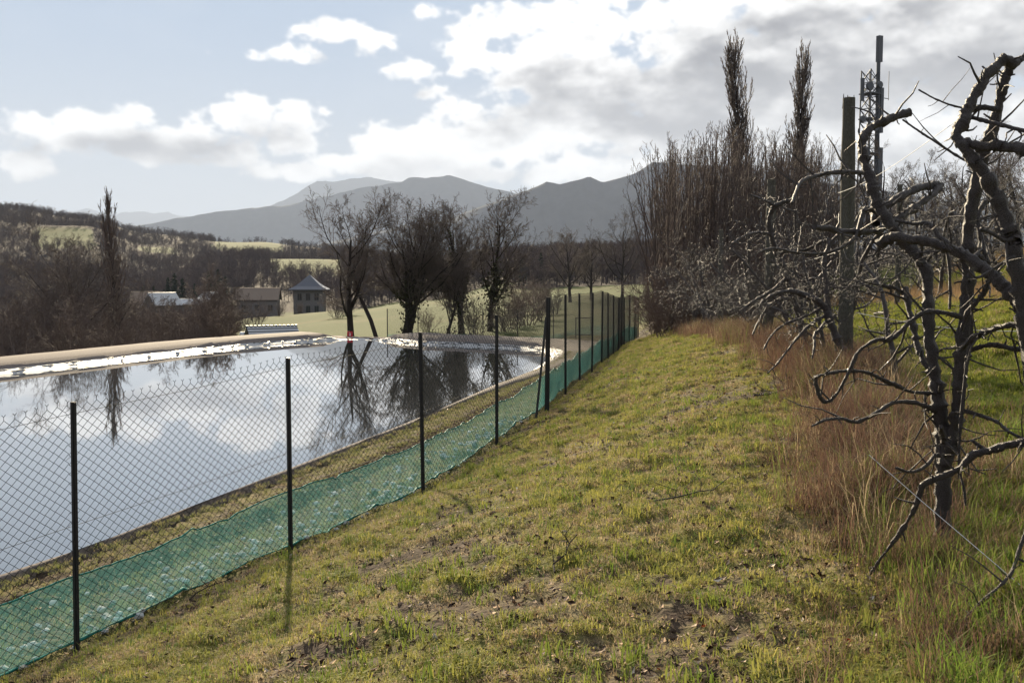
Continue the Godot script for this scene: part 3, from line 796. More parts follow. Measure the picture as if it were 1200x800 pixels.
func make_mountains() -> void:
	var list := [
		["mountain", 5000.0, 0.84, 31, 55.0, [[-14.0, 120.0], [-10.63, 165.0], [-7.29, 221.0], [-3.9, 273.0], [-2.68, 316.0], [-0.73, 383.0], [0.97, 430.0], [1.95, 468.0], [2.68, 455.0], [4.37, 496.0], [5.15, 470.0], [7.02, 515.0], [7.97, 572.0], [10.57, 551.0], [14.29, 502.0], [18.77, 431.0], [23.04, 361.0], [28.96, 269.0], [36.0, 200.0]]],
		["mountain", 9000.0, 0.86, 32, 70.0, [[-33.0, 120.0], [-28.0, 220.0], [-24.72, 320.0], [-21.83, 385.0], [-19.25, 471.0], [-16.59, 566.0], [-12.94, 612.0], [-10.6, 707.0], [-8.22, 810.0], [-6.3, 843.0], [-5.82, 882.0], [-4.86, 876.0], [-3.64, 907.0], [-2.53, 855.0], [-0.49, 773.0], [1.95, 666.0], [4.87, 588.0], [9.67, 507.0], [14.0, 300.0]]],
		["mountain", 15000.0, 0.9, 33, 90.0, [[-17.0, 300.0], [-15.25, 740.0], [-13.63, 1017.0], [-12.23, 1208.0], [-11.53, 1347.0], [-10.96, 1425.0], [-10.35, 1403.0], [-8.22, 1461.0], [-6.3, 1417.0], [-3.89, 1233.0], [0.0, 1046.0], [5.0, 800.0]]],
		["mountain", 24000.0, 0.92, 34, 160.0, [[-34.0, 900.0], [-27.84, 1228.0], [-25.89, 1286.0], [-24.69, 1372.0], [-23.47, 1423.0], [-22.97, 1503.0], [-22.31, 1416.0], [-21.6, 1385.0], [-20.96, 1429.0], [-20.32, 1454.0], [-19.68, 1422.0], [-19.02, 1447.0], [-17.49, 1344.0], [-15.25, 1183.0], [-12.0, 900.0]]]]
	var fn := FastNoiseLite.new()
	fn.frequency = 0.0011
	fn.fractal_octaves = 5
	for g in list:
		var R: float = g[1]
		fn.seed = g[3]
		var xs := []
		var ys := []
		for p in g[5]:
			xs.append(p[0]); ys.append(p[1])
		var a0: float = xs[0]
		var a1: float = xs[xs.size() - 1]
		var cols := 260
		var rows := 34
		var b := Buf.new()
		for s in rows + 1:
			var f := float(s) / rows            # 0 foot towards us, 0.75 ridge, 1 behind
			for k in cols + 1:
				var az := lerpf(a0, a1, float(k) / cols)
				var top := lin(xs, ys, az)
				var rr := lerpf(R * g[2], R, minf(f / 0.75, 1.0)) + maxf(f - 0.75, 0.0) * R * 0.5
				var t := deg_to_rad(az)
				var x := sin(t) * rr
				var d := cos(t) * rr
				var up := pow(minf(f / 0.75, 1.0), 1.25) if f <= 0.75 else 1.0 - (f - 0.75) * 2.4
				var rough: float = fn.get_noise_2d(x, d)
				var ridge: float = 1.0 - absf(fn.get_noise_2d(x * 1.7 + 900.0, d * 0.6))
				var keep := 1.0 - exp(-absf(f - 0.75) * 9.0)
				var y: float = top * up + (rough * 1.6 + (ridge - 0.75) * 0.5) * g[4] * keep * 0.45 + rough * g[4] * 0.22 + fn.get_noise_2d(x * 4.0, d * 4.0) * g[4] * 0.12
				if s == 0: y = -30.0
				b.v.append(Vector3(x, y, -d))
		for s in rows:
			for k in cols:
				var p := s * (cols + 1) + k
				b.i.append(p); b.i.append(p + cols + 1); b.i.append(p + 1)
				b.i.append(p + 1); b.i.append(p + cols + 1); b.i.append(p + cols + 2)
		b.smooth()
		var names := {31: "dark nearest mountain ridge behind the poplars", 32: "long grey middle mountain under the clouds", 33: "pale peak with its top in the cloud", 34: "faint far snowy range on the horizon"}
		tag(put(g[0], b.mesh(), M.mountain), names[g[3]], "", "", "structure")

# ---------------------------------------------------------------- trees
# Grows a leafless tree. Returns [trunk and limbs, twigs, points on the thick wood].
func grow(p: Dictionary, seed_: int) -> Array:
	var g := RandomNumberGenerator.new()
	g.seed = seed_
	var thick := Buf.new()
	var thin := Buf.new()
	var wood := []
	var stack := []
	for s in p.stems:
		var lean: float = p.lean
		var sd := Vector3(g.randf_range(-lean, lean), 1.0, g.randf_range(-lean, lean)).normalized()
		var off := Vector3(g.randf_range(-1, 1), 0, g.randf_range(-1, 1)) * float(p.get("spread", 0.0))
		stack.append([off + Vector3(0, -0.25, 0), sd, float(p.h) * g.randf_range(0.8, 1.0), float(p.r) * g.randf_range(0.7, 1.0), 0])
	var levels: int = p.n.size()
	while not stack.is_empty():
		var b: Array = stack.pop_back()
		var lv: int = b[4]
		var len_: float = b[2]
		var segs: int = p.segs[lv]
		var pts := PackedVector3Array()
		var rad := PackedFloat32Array()
		var at: Vector3 = b[0]
		var d: Vector3 = b[1]
		var r0: float = b[3]
		var r1: float = maxf(r0 * float(p.taper[lv]), 0.0035 * float(p.get("fat", 1.0)))
		var wander: float = p.wander[lv]
		var up: float = p.up[lv]
		for s in segs + 1:
			pts.append(at)
			rad.append(lerpf(r0, r1, float(s) / segs) * (1.35 if lv == 0 and s == 0 else 1.0))
			if lv < 2: wood.append([at, rad[s]])
			d = (d + Vector3(g.randfn(0, wander), g.randfn(0, wander) + up, g.randfn(0, wander))).normalized()
			at += d * len_ / segs
		if lv < 2: thick.tube(pts, rad, p.sides[lv], true)
		else: thin.tube(pts, rad, p.sides[lv], false)
		if lv >= levels: continue
		var cnt: int = p.n[lv]
		var t0: float = p.t0[lv]
		for k in cnt:
			var t: float = t0 + (1.0 - t0) * (k + g.randf()) / cnt
			var fs := t * segs
			var si := mini(int(fs), segs - 1)
			var pos := pts[si].lerp(pts[si + 1], fs - si)
			var dir := (pts[si + 1] - pts[si]).normalized()
			var side := dir.cross(Vector3(g.randf_range(-1, 1), g.randf_range(-1, 1), g.randf_range(-1, 1)).normalized())
			if side.length() < 0.05: continue
			side = side.normalized()
			var ang: float = deg_to_rad(float(p.ang[lv]) * g.randf_range(0.65, 1.3))
			var cd := (dir * cos(ang) + side * sin(ang)).normalized()
			var rr: float = lerpf(r0, r1, t)
			var cl: float = len_ * float(p.lenr[lv]) * g.randf_range(0.6, 1.15) * lerpf(1.0, float(p.short[lv]), t)
			stack.append([pos, cd, cl, minf(rr * float(p.rr[lv]), rr * 0.95), lv + 1])
	return [thick, thin, wood]

func tree_thing(called: String, label: String, group: String, p: Dictionary, seed_: int, bark: Material, twig: Material) -> Node3D:
	var made := grow(p, seed_)
	var t := thing(called, Vector3.ZERO, label, "tree", group)
	put("trunk", made[0].mesh(), bark, t)
	if made[1].v.size(): put("crown", made[1].mesh(), twig, t)
	if p.has("ivy"):
		var b := Buf.new()
		var g := RandomNumberGenerator.new()
		g.seed = seed_ + 77
		var wood: Array = made[2]
		for k in int(p.ivy):
			var w: Array = wood[g.randi() % wood.size()]
			if w[0].y > float(p.ivy_top) * g.randf_range(0.75, 1.1) or w[1] < 0.05: continue
			var dirv := Vector3(g.randfn(0, 1), g.randfn(0, 0.7), g.randfn(0, 1)).normalized()
			var c: Vector3 = w[0] + Vector3(0, g.randf_range(-0.4, 0.4), 0) + dirv * (w[1] + absf(g.randfn(0, float(p.get("ivy_out", 0.22)))))
			var s := g.randf_range(0.05, 0.11)
			var u := Vector3(g.randfn(0, 1), g.randfn(0, 1), g.randfn(0, 1)).normalized()
			var vv := u.cross(dirv).normalized()
			b.quad(c - u * s, c - vv * s * 0.8, c + u * s, c + vv * s * 0.8)
		put("ivy", b.mesh(), M.ivy, t)
	return t

func oak(h: float, r: float, spread_: float, detail: float, extra := {}) -> Dictionary:
	var p := {"stems": 1, "lean": 0.08, "h": h * 0.72, "r": r, "n": [int(11 * detail), int(9 * detail), 8, 5], "segs": [9, 7, 5, 3, 2], "sides": [8, 6, 4, 3, 3],
		"taper": [0.25, 0.3, 0.35, 0.4, 0.5], "wander": [0.05, 0.09, 0.11, 0.13, 0.16], "up": [0.02, 0.09, 0.07, 0.05, 0.03], "t0": [0.22, 0.2, 0.2, 0.2],
		"ang": [48.0, 42.0, 42.0, 45.0], "lenr": [0.72 * spread_, 0.52, 0.5, 0.5], "short": [0.6, 0.7, 0.75, 0.8], "rr": [0.5, 0.5, 0.55, 0.65], "fat": 2.6}
	p.merge(extra, true)
	return p

func poplar(h: float, detail: float, extra := {}) -> Dictionary:
	var p := {"stems": 1, "lean": 0.015, "h": h, "r": h * 0.011, "n": [int(78 * detail), 9, 6], "segs": [14, 6, 3, 2], "sides": [7, 4, 3, 3],
		"taper": [0.08, 0.2, 0.4, 0.5], "wander": [0.012, 0.03, 0.05, 0.08], "up": [0.0, 0.2, 0.22, 0.2], "t0": [0.2, 0.1, 0.2],
		"ang": [21.0, 14.0, 16.0], "lenr": [0.19, 0.45, 0.42], "short": [0.75, 0.6, 0.7], "rr": [0.4, 0.6, 0.65], "fat": 3.2}
	p.merge(extra, true)
	return p

func coppice(h: float, extra := {}) -> Dictionary:
	var p := {"stems": 2, "lean": 0.05, "spread": 0.3, "h": h, "r": 0.075, "n": [16, 3, 3], "segs": [9, 5, 3, 2], "sides": [5, 3, 3, 3],
		"taper": [0.15, 0.25, 0.4, 0.5], "wander": [0.035, 0.07, 0.1, 0.12], "up": [0.01, 0.06, 0.06, 0.05], "t0": [0.25, 0.15, 0.2],
		"ang": [27.0, 30.0, 32.0], "lenr": [0.16, 0.42, 0.5], "short": [0.6, 0.6, 0.7], "rr": [0.45, 0.6, 0.7], "fat": 2.0}
	p.merge(extra, true)
	return p

func shrub(h: float, extra := {}) -> Dictionary:
	var p := {"stems": 14, "lean": 0.55, "spread": 0.3, "h": h, "r": 0.03, "n": [8, 5], "segs": [5, 3, 2], "sides": [4, 3, 3],
		"taper": [0.2, 0.3, 0.4], "wander": [0.09, 0.12, 0.15], "up": [0.02, 0.03, 0.02], "t0": [0.2, 0.15],
		"ang": [36.0, 40.0], "lenr": [0.4, 0.45], "short": [0.6, 0.7], "rr": [0.55, 0.65], "fat": 2.2}
	p.merge(extra, true)
	return p

func apple(h: float, extra := {}) -> Dictionary:
	var p := {"stems": 1, "lean": 0.2, "h": h, "r": 0.045, "n": [10, 10, 6], "segs": [8, 9, 5, 2], "sides": [8, 6, 5, 4],
		"taper": [0.45, 0.3, 0.35, 0.5], "wander": [0.14, 0.24, 0.26, 0.3], "up": [0.02, 0.0, 0.04, 0.03], "t0": [0.28, 0.15, 0.2],
		"ang": [72.0, 55.0, 58.0], "lenr": [0.6, 0.42, 0.36], "short": [0.7, 0.7, 0.8], "rr": [0.5, 0.42, 0.55], "fat": 0.9}
	p.merge(extra, true)
	return p

# A traced fruit tree: every limb keeps its own line, with knots, cut ends and spurs.
func traced_tree(called: String, data: Array, label: String, seed_: int, twiggy: float, girth := 1.0) -> void:
	var g := RandomNumberGenerator.new()
	g.seed = seed_
	var base: Array = data[0][1][0]
	var at := Vector3(base[0], base[1], base[2])
	var t := thing(called, at, label, "tree")
	var spurs := Buf.new()
	for br in data:
		var raw := PackedVector3Array()
		var rr := PackedFloat32Array()
		for q in br[1]:
			raw.append(Vector3(q[0], q[1], q[2]) - at); rr.append(q[3] * girth)
		var pts := PackedVector3Array()
		var rad := PackedFloat32Array()
		var m := raw.size()
		var parts := 8
		for k in m - 1:
			var a := raw[maxi(k - 1, 0)]
			var e := raw[mini(k + 2, m - 1)]
			for s in parts:
				var f := float(s) / parts
				pts.append(raw[k].cubic_interpolate(raw[k + 1], a, e, f))
				rad.append(lerpf(rr[k], rr[k + 1], f))
		pts.append(raw[m - 1])
		rad.append(rr[m - 1])
		for k in pts.size():
			var knot := 0.84 * (1.0 + 0.06 * g.randfn(0, 1))
			if g.randf() < 0.09: knot = g.randf_range(0.95, 1.2)
			rad[k] *= clampf(knot, 0.7, 1.2)
			if k > 0 and k < pts.size() - 1: pts[k] += Vector3(g.randfn(0, 1), g.randfn(0, 1), g.randfn(0, 1)) * rad[k] * 0.07
		var b := Buf.new()
		b.tube(pts, rad, 12 if rad[0] > 0.02 else 7, true)
		for k in b.v.size():
			var w := b.v[k] + at
			var lump := n_small.get_noise_3dv(w * 9.0) * 0.012 + n_small.get_noise_3dv(w * 34.0) * 0.006
			b.v[k] += b.n[k] * clampf(lump, -rad[0] * 0.28, rad[0] * 0.32) * clampf(rad[0] * 40.0, 0.25, 1.0)
		b.smooth()
		put(br[0], b.mesh(), M.bark_apple, t)
		if br[0] == "trunk": continue
		# spurs and short twigs
		var total := 0.0
		for k in pts.size() - 1: total += pts[k].distance_to(pts[k + 1])
		var cnt := int(total * 16.0 * twiggy)
		for k in cnt:
			var ki := g.randi_range(1, pts.size() - 2)
			var dir := (pts[ki + 1] - pts[ki]).normalized()
			var side := dir.cross(Vector3(g.randfn(0, 1), g.randfn(0, 1), g.randfn(0, 1))).normalized()
			var cd := (side + dir * g.randf_range(-0.2, 0.7) + Vector3(0, 0.2, 0)).normalized()
			var l := g.randf_range(0.02, 0.07) if g.randf() < 0.66 else g.randf_range(0.1, 0.32)
			var w := minf(rad[ki] * 0.55, 0.007) * g.randf_range(0.7, 1.2)
			var sp := PackedVector3Array()
			var sr := PackedFloat32Array()
			var o := pts[ki] + side * rad[ki] * 0.6
			for s in 4:
				sp.append(o)
				sr.append(w * [1.0, 0.72, 0.6, 0.35][s] * (1.5 if s == 3 and l < 0.07 else 1.0))
				cd = (cd + Vector3(g.randfn(0, 0.3), g.randfn(0, 0.3), g.randfn(0, 0.3))).normalized()
				o += cd * l / 3.0
			spurs.tube(sp, sr, 5, true)
	var sp2 := put("spur", spurs.mesh(), M.bark_apple, t)
	sp2.set_meta("kind", "stuff")

const ORDINAL := ["first", "second", "third", "fourth", "fifth", "sixth", "seventh", "eighth", "ninth", "tenth", "eleventh", "twelfth", "thirteenth", "fourteenth", "fifteenth", "sixteenth", "seventeenth", "eighteenth", "nineteenth", "twentieth", "twenty-first", "twenty-second", "twenty-third", "twenty-fourth", "twenty-fifth", "twenty-sixth", "twenty-seventh", "twenty-eighth", "twenty-ninth", "thirtieth"]

func make_orchard() -> void:
	traced_tree("apple_tree", TREE_FORKED, "nearest leafless fruit tree with a trunk forked low into two", 101, 1.2, 0.85)
	traced_tree("apple_tree", TREE_LEANING, "fruit tree at the right edge whose bent limb arches against the sky", 102, 1.0, 0.86)
	traced_tree("apple_tree", TREE_ARCHED, "leaning fruit tree at the foot of the tall wooden post", 103, 1.6, 0.8)
	traced_tree("apple_tree", TREE_HOOKED, "slender fruit tree with a hooked top beside the second wooden post", 104, 2.0, 0.85)
	var kinds := []
	for k in 5:
		var o := tree_thing("apple_tree", "leafless fruit tree in the tangled row behind the tall wooden post", "fruit trees further along the near row", apple(2.3 + 0.15 * k, {"lean": 0.12 + 0.05 * k}), 300 + k * 7, M.bark_apple, M.bark_apple)
		kinds.append(o)
	var spots := []
	var d := 13.0
	while d < 35.0:
		spots.append(d)
		d += rng.randf_range(1.0, 1.45)
	for k in spots.size():
		var dd: float = spots[k]
		var x := curves(dd)[3] + rng.randf_range(-0.25, 0.35)
		var at := Vector3(x, hill_h(x, dd), -dd)
		var turn := rng.randf_range(0, TAU)
		var s := rng.randf_range(0.95, 1.2)
		if k < 5:
			kinds[k].transform = Transform3D(Basis(Vector3.UP, turn).scaled(Vector3.ONE * s), at)
			kinds[k].set_meta("label", ORDINAL[k] + " tangled fruit tree along the near row beyond the tall wooden post")
		else:
			copy_of(kinds[k % 5], at, turn, s, ORDINAL[k] + " tangled fruit tree along the near row beyond the tall wooden post")
	var gap_x := curves(10.2)[3] + 0.35
	copy_of(kinds[1], Vector3(gap_x, hill_h(gap_x, 10.2), -10.2), 2.2, 0.85, "small fruit tree standing between the tall wooden post and the forked tree", "fruit trees further along the near row")
	# the next rows up the slope
	for row in 3:
		var in_row := 0
		for k in 14:
			var dd := 15.5 + row * 5.0 + k * 1.15 * (1.0 + 0.2 * row) + rng.randf_range(-0.3, 0.3)
			var x := curves(dd)[3] + 4.6 + row * 4.0 + rng.randf_range(-0.3, 0.3)
			if px_of(x, dd) > 1260.0: continue
			var r := copy_of(kinds[(k + row) % 5], Vector3(x, hill_h(x, dd), -dd), rng.randf_range(0, TAU), rng.randf_range(0.95, 1.25), ORDINAL[in_row] + " fruit tree from the near end of the " + ORDINAL[row] + " row up the slope", "fruit trees up the slope")
			in_row += 1
	# wooden posts
	wooden_post(Vector3(4.14, 0.22, -12.3), 3.53, 0.092, "tall weathered wooden post with a splintered top in the near orchard row", 1)
	wooden_post(Vector3(4.85, 0.28, -18.8), 3.1, 0.095, "second wooden post of the near row, half hidden by branches", 2)
	var far_posts := [[8.9, 23.0, "wooden post up the slope seen through the V of two cut limbs"], [11.2, 20.0, "wooden post up the slope near the right edge behind the bent limbs"], [10.4, 31.0, "farthest wooden post up the slope among the fruit rows"], [5.75, 27.5, "third wooden post of the near row deep in the thicket of branches"]]
	for f in far_posts: wooden_post(Vector3(f[0], hill_h(f[0], f[1]) - 0.1, -f[1]), 2.9, 0.07, f[2], 4)
	# trellis wires
	var wires := [[[2.26, 2.42, -4.9], [4.0, 2.6, -12.3], 0.0018, "trellis wire running from the bent limb to the cut limb against the sky"], [[3.2, 1.32, -5.4], [2.0, 1.38, -5.75], 0.002, "bright trellis wire crossing behind the forked trunk"], [[4.05, 1.9, -12.3], [4.86, 1.8, -18.8], 0.002, "trellis wire between the two wooden posts of the near row"]]
	for w in wires:
		var a := Vector3(w[0][0], w[0][1], w[0][2])
		var e := Vector3(w[1][0], w[1][1], w[1][2])
		var b := Buf.new()
		var pts := PackedVector3Array()
		var rad := PackedFloat32Array()
		for s in 13:
			var f := s / 12.0
			pts.append(a.lerp(e, f) - Vector3(0, 0.06 * sin(f * PI), 0))
			rad.append(w[2])
		b.tube(pts, rad, 4)
		tag(put("trellis_wire", b.mesh(), M.wire_bright), w[3], "wire")
	# a slack wire fallen across the foot of the forked tree
	var b := Buf.new()
	b.tube(PackedVector3Array([Vector3(1.83, 0.68, -5.05), Vector3(2.0, 0.5, -4.8), Vector3(2.17, 0.32, -4.5), Vector3(2.34, 0.14, -4.2)]), PackedFloat32Array([0.0018, 0.0018, 0.0018, 0.0018]), 5)
	tag(put("slack_wire", b.mesh(), M.wire_bright), "pale slack wire slanting across the grass before the forked fruit tree", "wire")

func wooden_post(at: Vector3, h: float, r: float, label: String, seed_: int) -> void:
	var g := RandomNumberGenerator.new()
	g.seed = seed_ * 13
	var t := thing("wooden_post", at, label, "post")
	var b := Buf.new()
	var pts := PackedVector3Array()
	var rad := PackedFloat32Array()
	var lean := Vector3(g.randf_range(-0.03, 0.03), 0, g.randf_range(-0.03, 0.03))
	for s in 13:
		var f := s / 12.0
		pts.append(Vector3(0, -0.3 + f * (h + 0.3), 0) + lean * f * h * 0.3)
		rad.append(r * (1.0 - 0.08 * f) * (0.88 if f > 0.86 else 1.0) * g.randf_range(0.985, 1.015))
	b.tube(pts, rad, 14)
	put("shaft", b.mesh(), M.post_wood, t)
	var sp := Buf.new()
	for k in 4:
		var a := g.randf_range(0, TAU)
		var o := pts[12] + Vector3(cos(a), 0, sin(a)) * r * 0.7
		sp.tube(PackedVector3Array([o - Vector3(0, 0.12, 0), o + Vector3(0, g.randf_range(0.02, 0.07), 0)]), PackedFloat32Array([0.02, 0.004]), 4, false)
	put("splinter", sp.mesh(), M.post_wood, t)

# ---------------------------------------------------------------- fence
func make_fence() -> void:
	var f := thing("chain_link_fence", Vector3.ZERO, "dark chain-link fence with a low green net running along the reservoir", "fence")
	var tops := []
	var feet := []
	for k in FENCE_POSTS.size():
		var p: Array = FENCE_POSTS[k]
		var foot := Vector3(p[0], p[1], p[2])
		feet.append(foot)
		tops.append(foot + Vector3(0, p[3] - 0.03, 0))
		var b := Buf.new()
		var strong := k == 6
		var w := 0.026 if strong else 0.0155
		# T-profile steel post
		var dirv: Vector3 = Vector3(FENCE_POSTS[mini(k + 1, FENCE_POSTS.size() - 1)][0], 0, FENCE_POSTS[mini(k + 1, FENCE_POSTS.size() - 1)][2]) - Vector3(FENCE_POSTS[maxi(k - 1, 0)][0], 0, FENCE_POSTS[maxi(k - 1, 0)][2])
		var bx := dirv.normalized()
		var bz := bx.cross(Vector3.UP)
		var bs := Basis(bx, Vector3.UP, bz)
		b.box(foot + Vector3(0, p[3] * 0.5 - 0.2, 0) + bz * (w + 0.006), Vector3(w * 2.0, p[3] + 0.4, w * 1.7), bs)
		b.box(foot + Vector3(0, p[3] * 0.5 - 0.201, 0) + bz * (w * 2.4 + 0.006), Vector3(w * 1.1, p[3] + 0.397, w * 1.2), bs)
		var post := put("post", b.mesh(), M.steel, f)
		var tilt := Basis.from_euler(Vector3(0.011 * sin(k * 2.3), 0, 0.011 * sin(k * 1.7 + 1.0)))
		post.transform = Transform3D(tilt, foot - tilt * foot)
		for hgt in [0.965, 0.78, 0.52, 0.34]:
			var ties := Buf.new()
			ties.tube(PackedVector3Array([foot + Vector3(0, p[3] * hgt - 0.012, 0) - bx * (w + 0.006) - bz * 0.004, foot + Vector3(0, p[3] * hgt, 0) - bz * 0.006, foot + Vector3(0, p[3] * hgt + 0.012, 0) + bx * (w + 0.006) - bz * 0.004]), PackedFloat32Array([0.002, 0.002, 0.002]), 4)
			put("tie_wire", ties.mesh(), M.galvanised, f)
		if strong:
			var br := Buf.new()
			for s in [[-1.0, 0.75]]:
				var e: Vector3 = foot + (feet[k - 1] - foot).normalized() * 0.62 + bz * 0.03
				br.tube(PackedVector3Array([e - Vector3(0, 0.1, 0), foot + Vector3(0, p[3] * 0.83, 0) + bz * 0.03]), PackedFloat32Array([0.022, 0.022]), 6)
			put("brace", br.mesh(), M.steel, f)
	# tension wires
	for hgt in [0.965, 0.52, 0.34, 0.06]:
		var b := Buf.new()
		var pts := PackedVector3Array()
		var rad := PackedFloat32Array()
		for k in feet.size():
			pts.append(feet[k].lerp(tops[k], hgt)); rad.append(0.0019)
			if k < feet.size() - 1:
				pts.append(feet[k].lerp(tops[k], hgt).lerp(feet[k + 1].lerp(tops[k + 1], hgt), 0.5) - Vector3(0, 0.012, 0)); rad.append(0.0019)
		b.tube(pts, rad, 4)
		put("tension_wire", b.mesh(), M.wire, f)
	# chain link, one panel per bay
	for k in feet.size() - 1:
		var b := Buf.new()
		var a: Vector3 = feet[k]
		var e: Vector3 = feet[k + 1]
		var len_ := Vector2(a.x - e.x, a.z - e.z).length()
		var cols := int(round(len_ / 0.046))
		cols += cols % 2
		var steps := 52
		var wr := 0.0024
		for c in cols:
			var xa := float(c if c % 2 == 0 else c + 1) / cols
			var xb := float(c + 1 if c % 2 == 0 else c) / cols
			var pa0 := a.lerp(e, xa)
			var pa1: Vector3 = tops[k].lerp(tops[k + 1], xa)
			var pb0 := a.lerp(e, xb)
			var pb1: Vector3 = tops[k].lerp(tops[k + 1], xb)
			var sag := 0.02 * sin(xa * PI) + 0.008 * sin(xa * 23.0 + k)
			var prev := Vector3.ZERO
			for s in steps + 1:
				var t := float(s) / steps
				var q := pa0.lerp(pa1, t) if s % 2 == 0 else pb0.lerp(pb1, t)
				q.y -= sag * t
				if s > 0: b.line(prev, q, wr, 3)
				prev = q
			# twisted barb on top
			var q2 := prev + Vector3(0, 0.028, 0)
			b.line(prev, q2, wr, 3)
			var side := (e - a).normalized() * (0.016 if c % 2 == 0 else -0.016)
			b.line(q2, q2 + side + Vector3(0, 0.016, 0), wr, 3)
		put("wire_mesh", b.mesh(), M.wire, f)
	# windbreak net, laid against the foot of the mesh
	for part in 2:
		var b := Buf.new()
		var hem := Buf.new()
		var low := Buf.new()
		var from := 0 if part == 0 else 6
		var to := 6 if part == 0 else feet.size() - 1
		var rows := 7
		var hp := PackedVector3Array()
		var hr := PackedFloat32Array()
		var lp := PackedVector3Array()
		var lr := PackedFloat32Array()
		var nsteps := (to - from) * 40
		for s in nsteps + 1:
			var u := from + float(s) / 40.0
			var k := mini(int(u), to - 1)
			var t := u - k
			var foot: Vector3 = feet[k].lerp(feet[k + 1], t)
			var bx: Vector3 = (feet[k + 1] - feet[k]).normalized()
			var bz := bx.cross(Vector3.UP).normalized()
			var hh := 0.67 + 0.02 * sin(u * 2.1) - 0.03 * sin(t * PI)
			foot.y = hill_h(foot.x, -foot.z) if k < 13 else foot.y
			var slack := 0.03 * sin(u * 3.7) + 0.02 * sin(u * 9.1)
			for r in rows:
				var g := float(r) / (rows - 1)
				var fold: float = (0.012 if part == 0 else 0.03) * sin(u * (41.0 if part == 0 else 63.0) + sin(u * 5.0) * 3.0 + g * 1.5) * (0.4 + 0.6 * sin(g * PI))
				var outward := -0.014 + fold - (0.14 * pow(1.0 - g, 2.2)) - slack * (1.0 - g) * sin(g * PI)
				var p := foot + bz * outward
				p.y = foot.y - 0.015 + hh * g + (slack * 0.35) * (1.0 - g) + (0.03 if r == 0 else 0.0)
				b.v.append(p)
				if r == rows - 1:
					hp.append(p); hr.append(0.008)
				if r == 0:
					lp.append(p + Vector3(0, 0.012, 0)); lr.append(0.012 + 0.006 * sin(u * 31.0))
		for s in nsteps:
			for r in rows - 1:
				var p := s * rows + r
				b.i.append(p); b.i.append(p + rows); b.i.append(p + 1)
				b.i.append(p + 1); b.i.append(p + rows); b.i.append(p + rows + 1)
		b.smooth()
		var net := put("windbreak_net", b.mesh(), M.net, f)
		net.set_meta("label", "see-through green net along the near bays" if part == 0 else "loosely folded green net along the far bays")
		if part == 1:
			# second net layer added behind the far bays for a denser, brighter look
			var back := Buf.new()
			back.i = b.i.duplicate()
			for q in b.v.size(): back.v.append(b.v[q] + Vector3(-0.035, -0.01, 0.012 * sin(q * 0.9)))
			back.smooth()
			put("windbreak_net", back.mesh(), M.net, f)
		hem.tube(hp, hr, 5)
		put("hem", hem.mesh(), M.hem, net)
		low.tube(lp, lr, 5)
		put("rolled_edge", low.mesh(), M.hem, net)
	# far end fence with gate
	var g2 := thing("chain_link_fence", Vector3.ZERO, "distant stretch of fence with a low green strip beyond the end of the reservoir", "fence")
	var line := []
	for k in 8:
		var x := 6.0 - k * 1.9
		var dd := 50.5 + k * 1.1
		line.append(Vector3(x, land(x, dd) - 0.02, -dd))
	var strip := Buf.new()
	for k in line.size():
		var b := Buf.new()
		b.box(line[k] + Vector3(0, 0.95, 0), Vector3(0.05, 2.1, 0.05))
		put("post", b.mesh(), M.steel, g2)
		if k == 0: continue
		var wm := Buf.new()
		var a: Vector3 = line[k - 1]
		var e: Vector3 = line[k]
		for s in 30:
			var t0 := s / 30.0
			for q in 14:
				var u0 := q / 14.0
				var p0 := a.lerp(e, t0) + Vector3(0, 2.0 * u0, 0)
				wm.line(p0, a.lerp(e, t0 + 1.0 / 30) + Vector3(0, 2.0 * (u0 + 1.0 / 14), 0), 0.0022)
				wm.line(a.lerp(e, t0 + 1.0 / 30) + Vector3(0, 2.0 * u0, 0), a.lerp(e, t0) + Vector3(0, 2.0 * (u0 + 1.0 / 14), 0), 0.0022)
		put("wire_mesh", wm.mesh(), M.wire, g2)
		var zz := Vector3(0, 0, 0.03)
		for s in 8:
			var wob := Vector3(0, 0, 0.03 * sin(s * 2.0))
			var wob2 := Vector3(0, 0, 0.03 * sin(s * 2.0 + 2.0))
			strip.quad(a.lerp(e, s / 8.0) + zz + wob, a.lerp(e, (s + 1) / 8.0) + zz + wob2, a.lerp(e, (s + 1) / 8.0) + zz + wob2 + Vector3(0, 0.5, 0), a.lerp(e, s / 8.0) + zz + wob + Vector3(0, 0.5, 0))
	put("windbreak_net", strip.mesh(), M.net, g2)
	var gate := thing("metal_gate", Vector3(3.6, land(3.6, 49.5), -49.5), "small square metal gate frame beyond the path end", "gate")
	var fr := Buf.new()
	for x in [-0.42, 0.42]: fr.box(Vector3(x, 0.45, 0), Vector3(0.05, 1.0, 0.05))
	for y in [0.08, 0.93]: fr.box(Vector3(0, y, 0), Vector3(0.79, 0.045, 0.045))
	put("frame", fr.mesh(), M.steel, gate)
	var gm := Buf.new()
	for k in 12: gm.line(Vector3(-0.4 + k * 0.07, 0.1, 0), Vector3(-0.4 + k * 0.07, 0.91, 0), 0.003)
	for k in 11: gm.line(Vector3(-0.4, 0.12 + k * 0.075, 0), Vector3(0.4, 0.12 + k * 0.075, 0), 0.003)
	put("wire_mesh", gm.mesh(), M.wire, gate)

# ---------------------------------------------------------------- trees in the landscape
func place(o: Node3D, x: float, d: float, turn := 0.0, size := 1.0, sink := 0.1) -> void:
	o.transform = Transform3D(Basis(Vector3.UP, turn).scaled(Vector3.ONE * size), Vector3(x, land(x, d) - sink, -d))

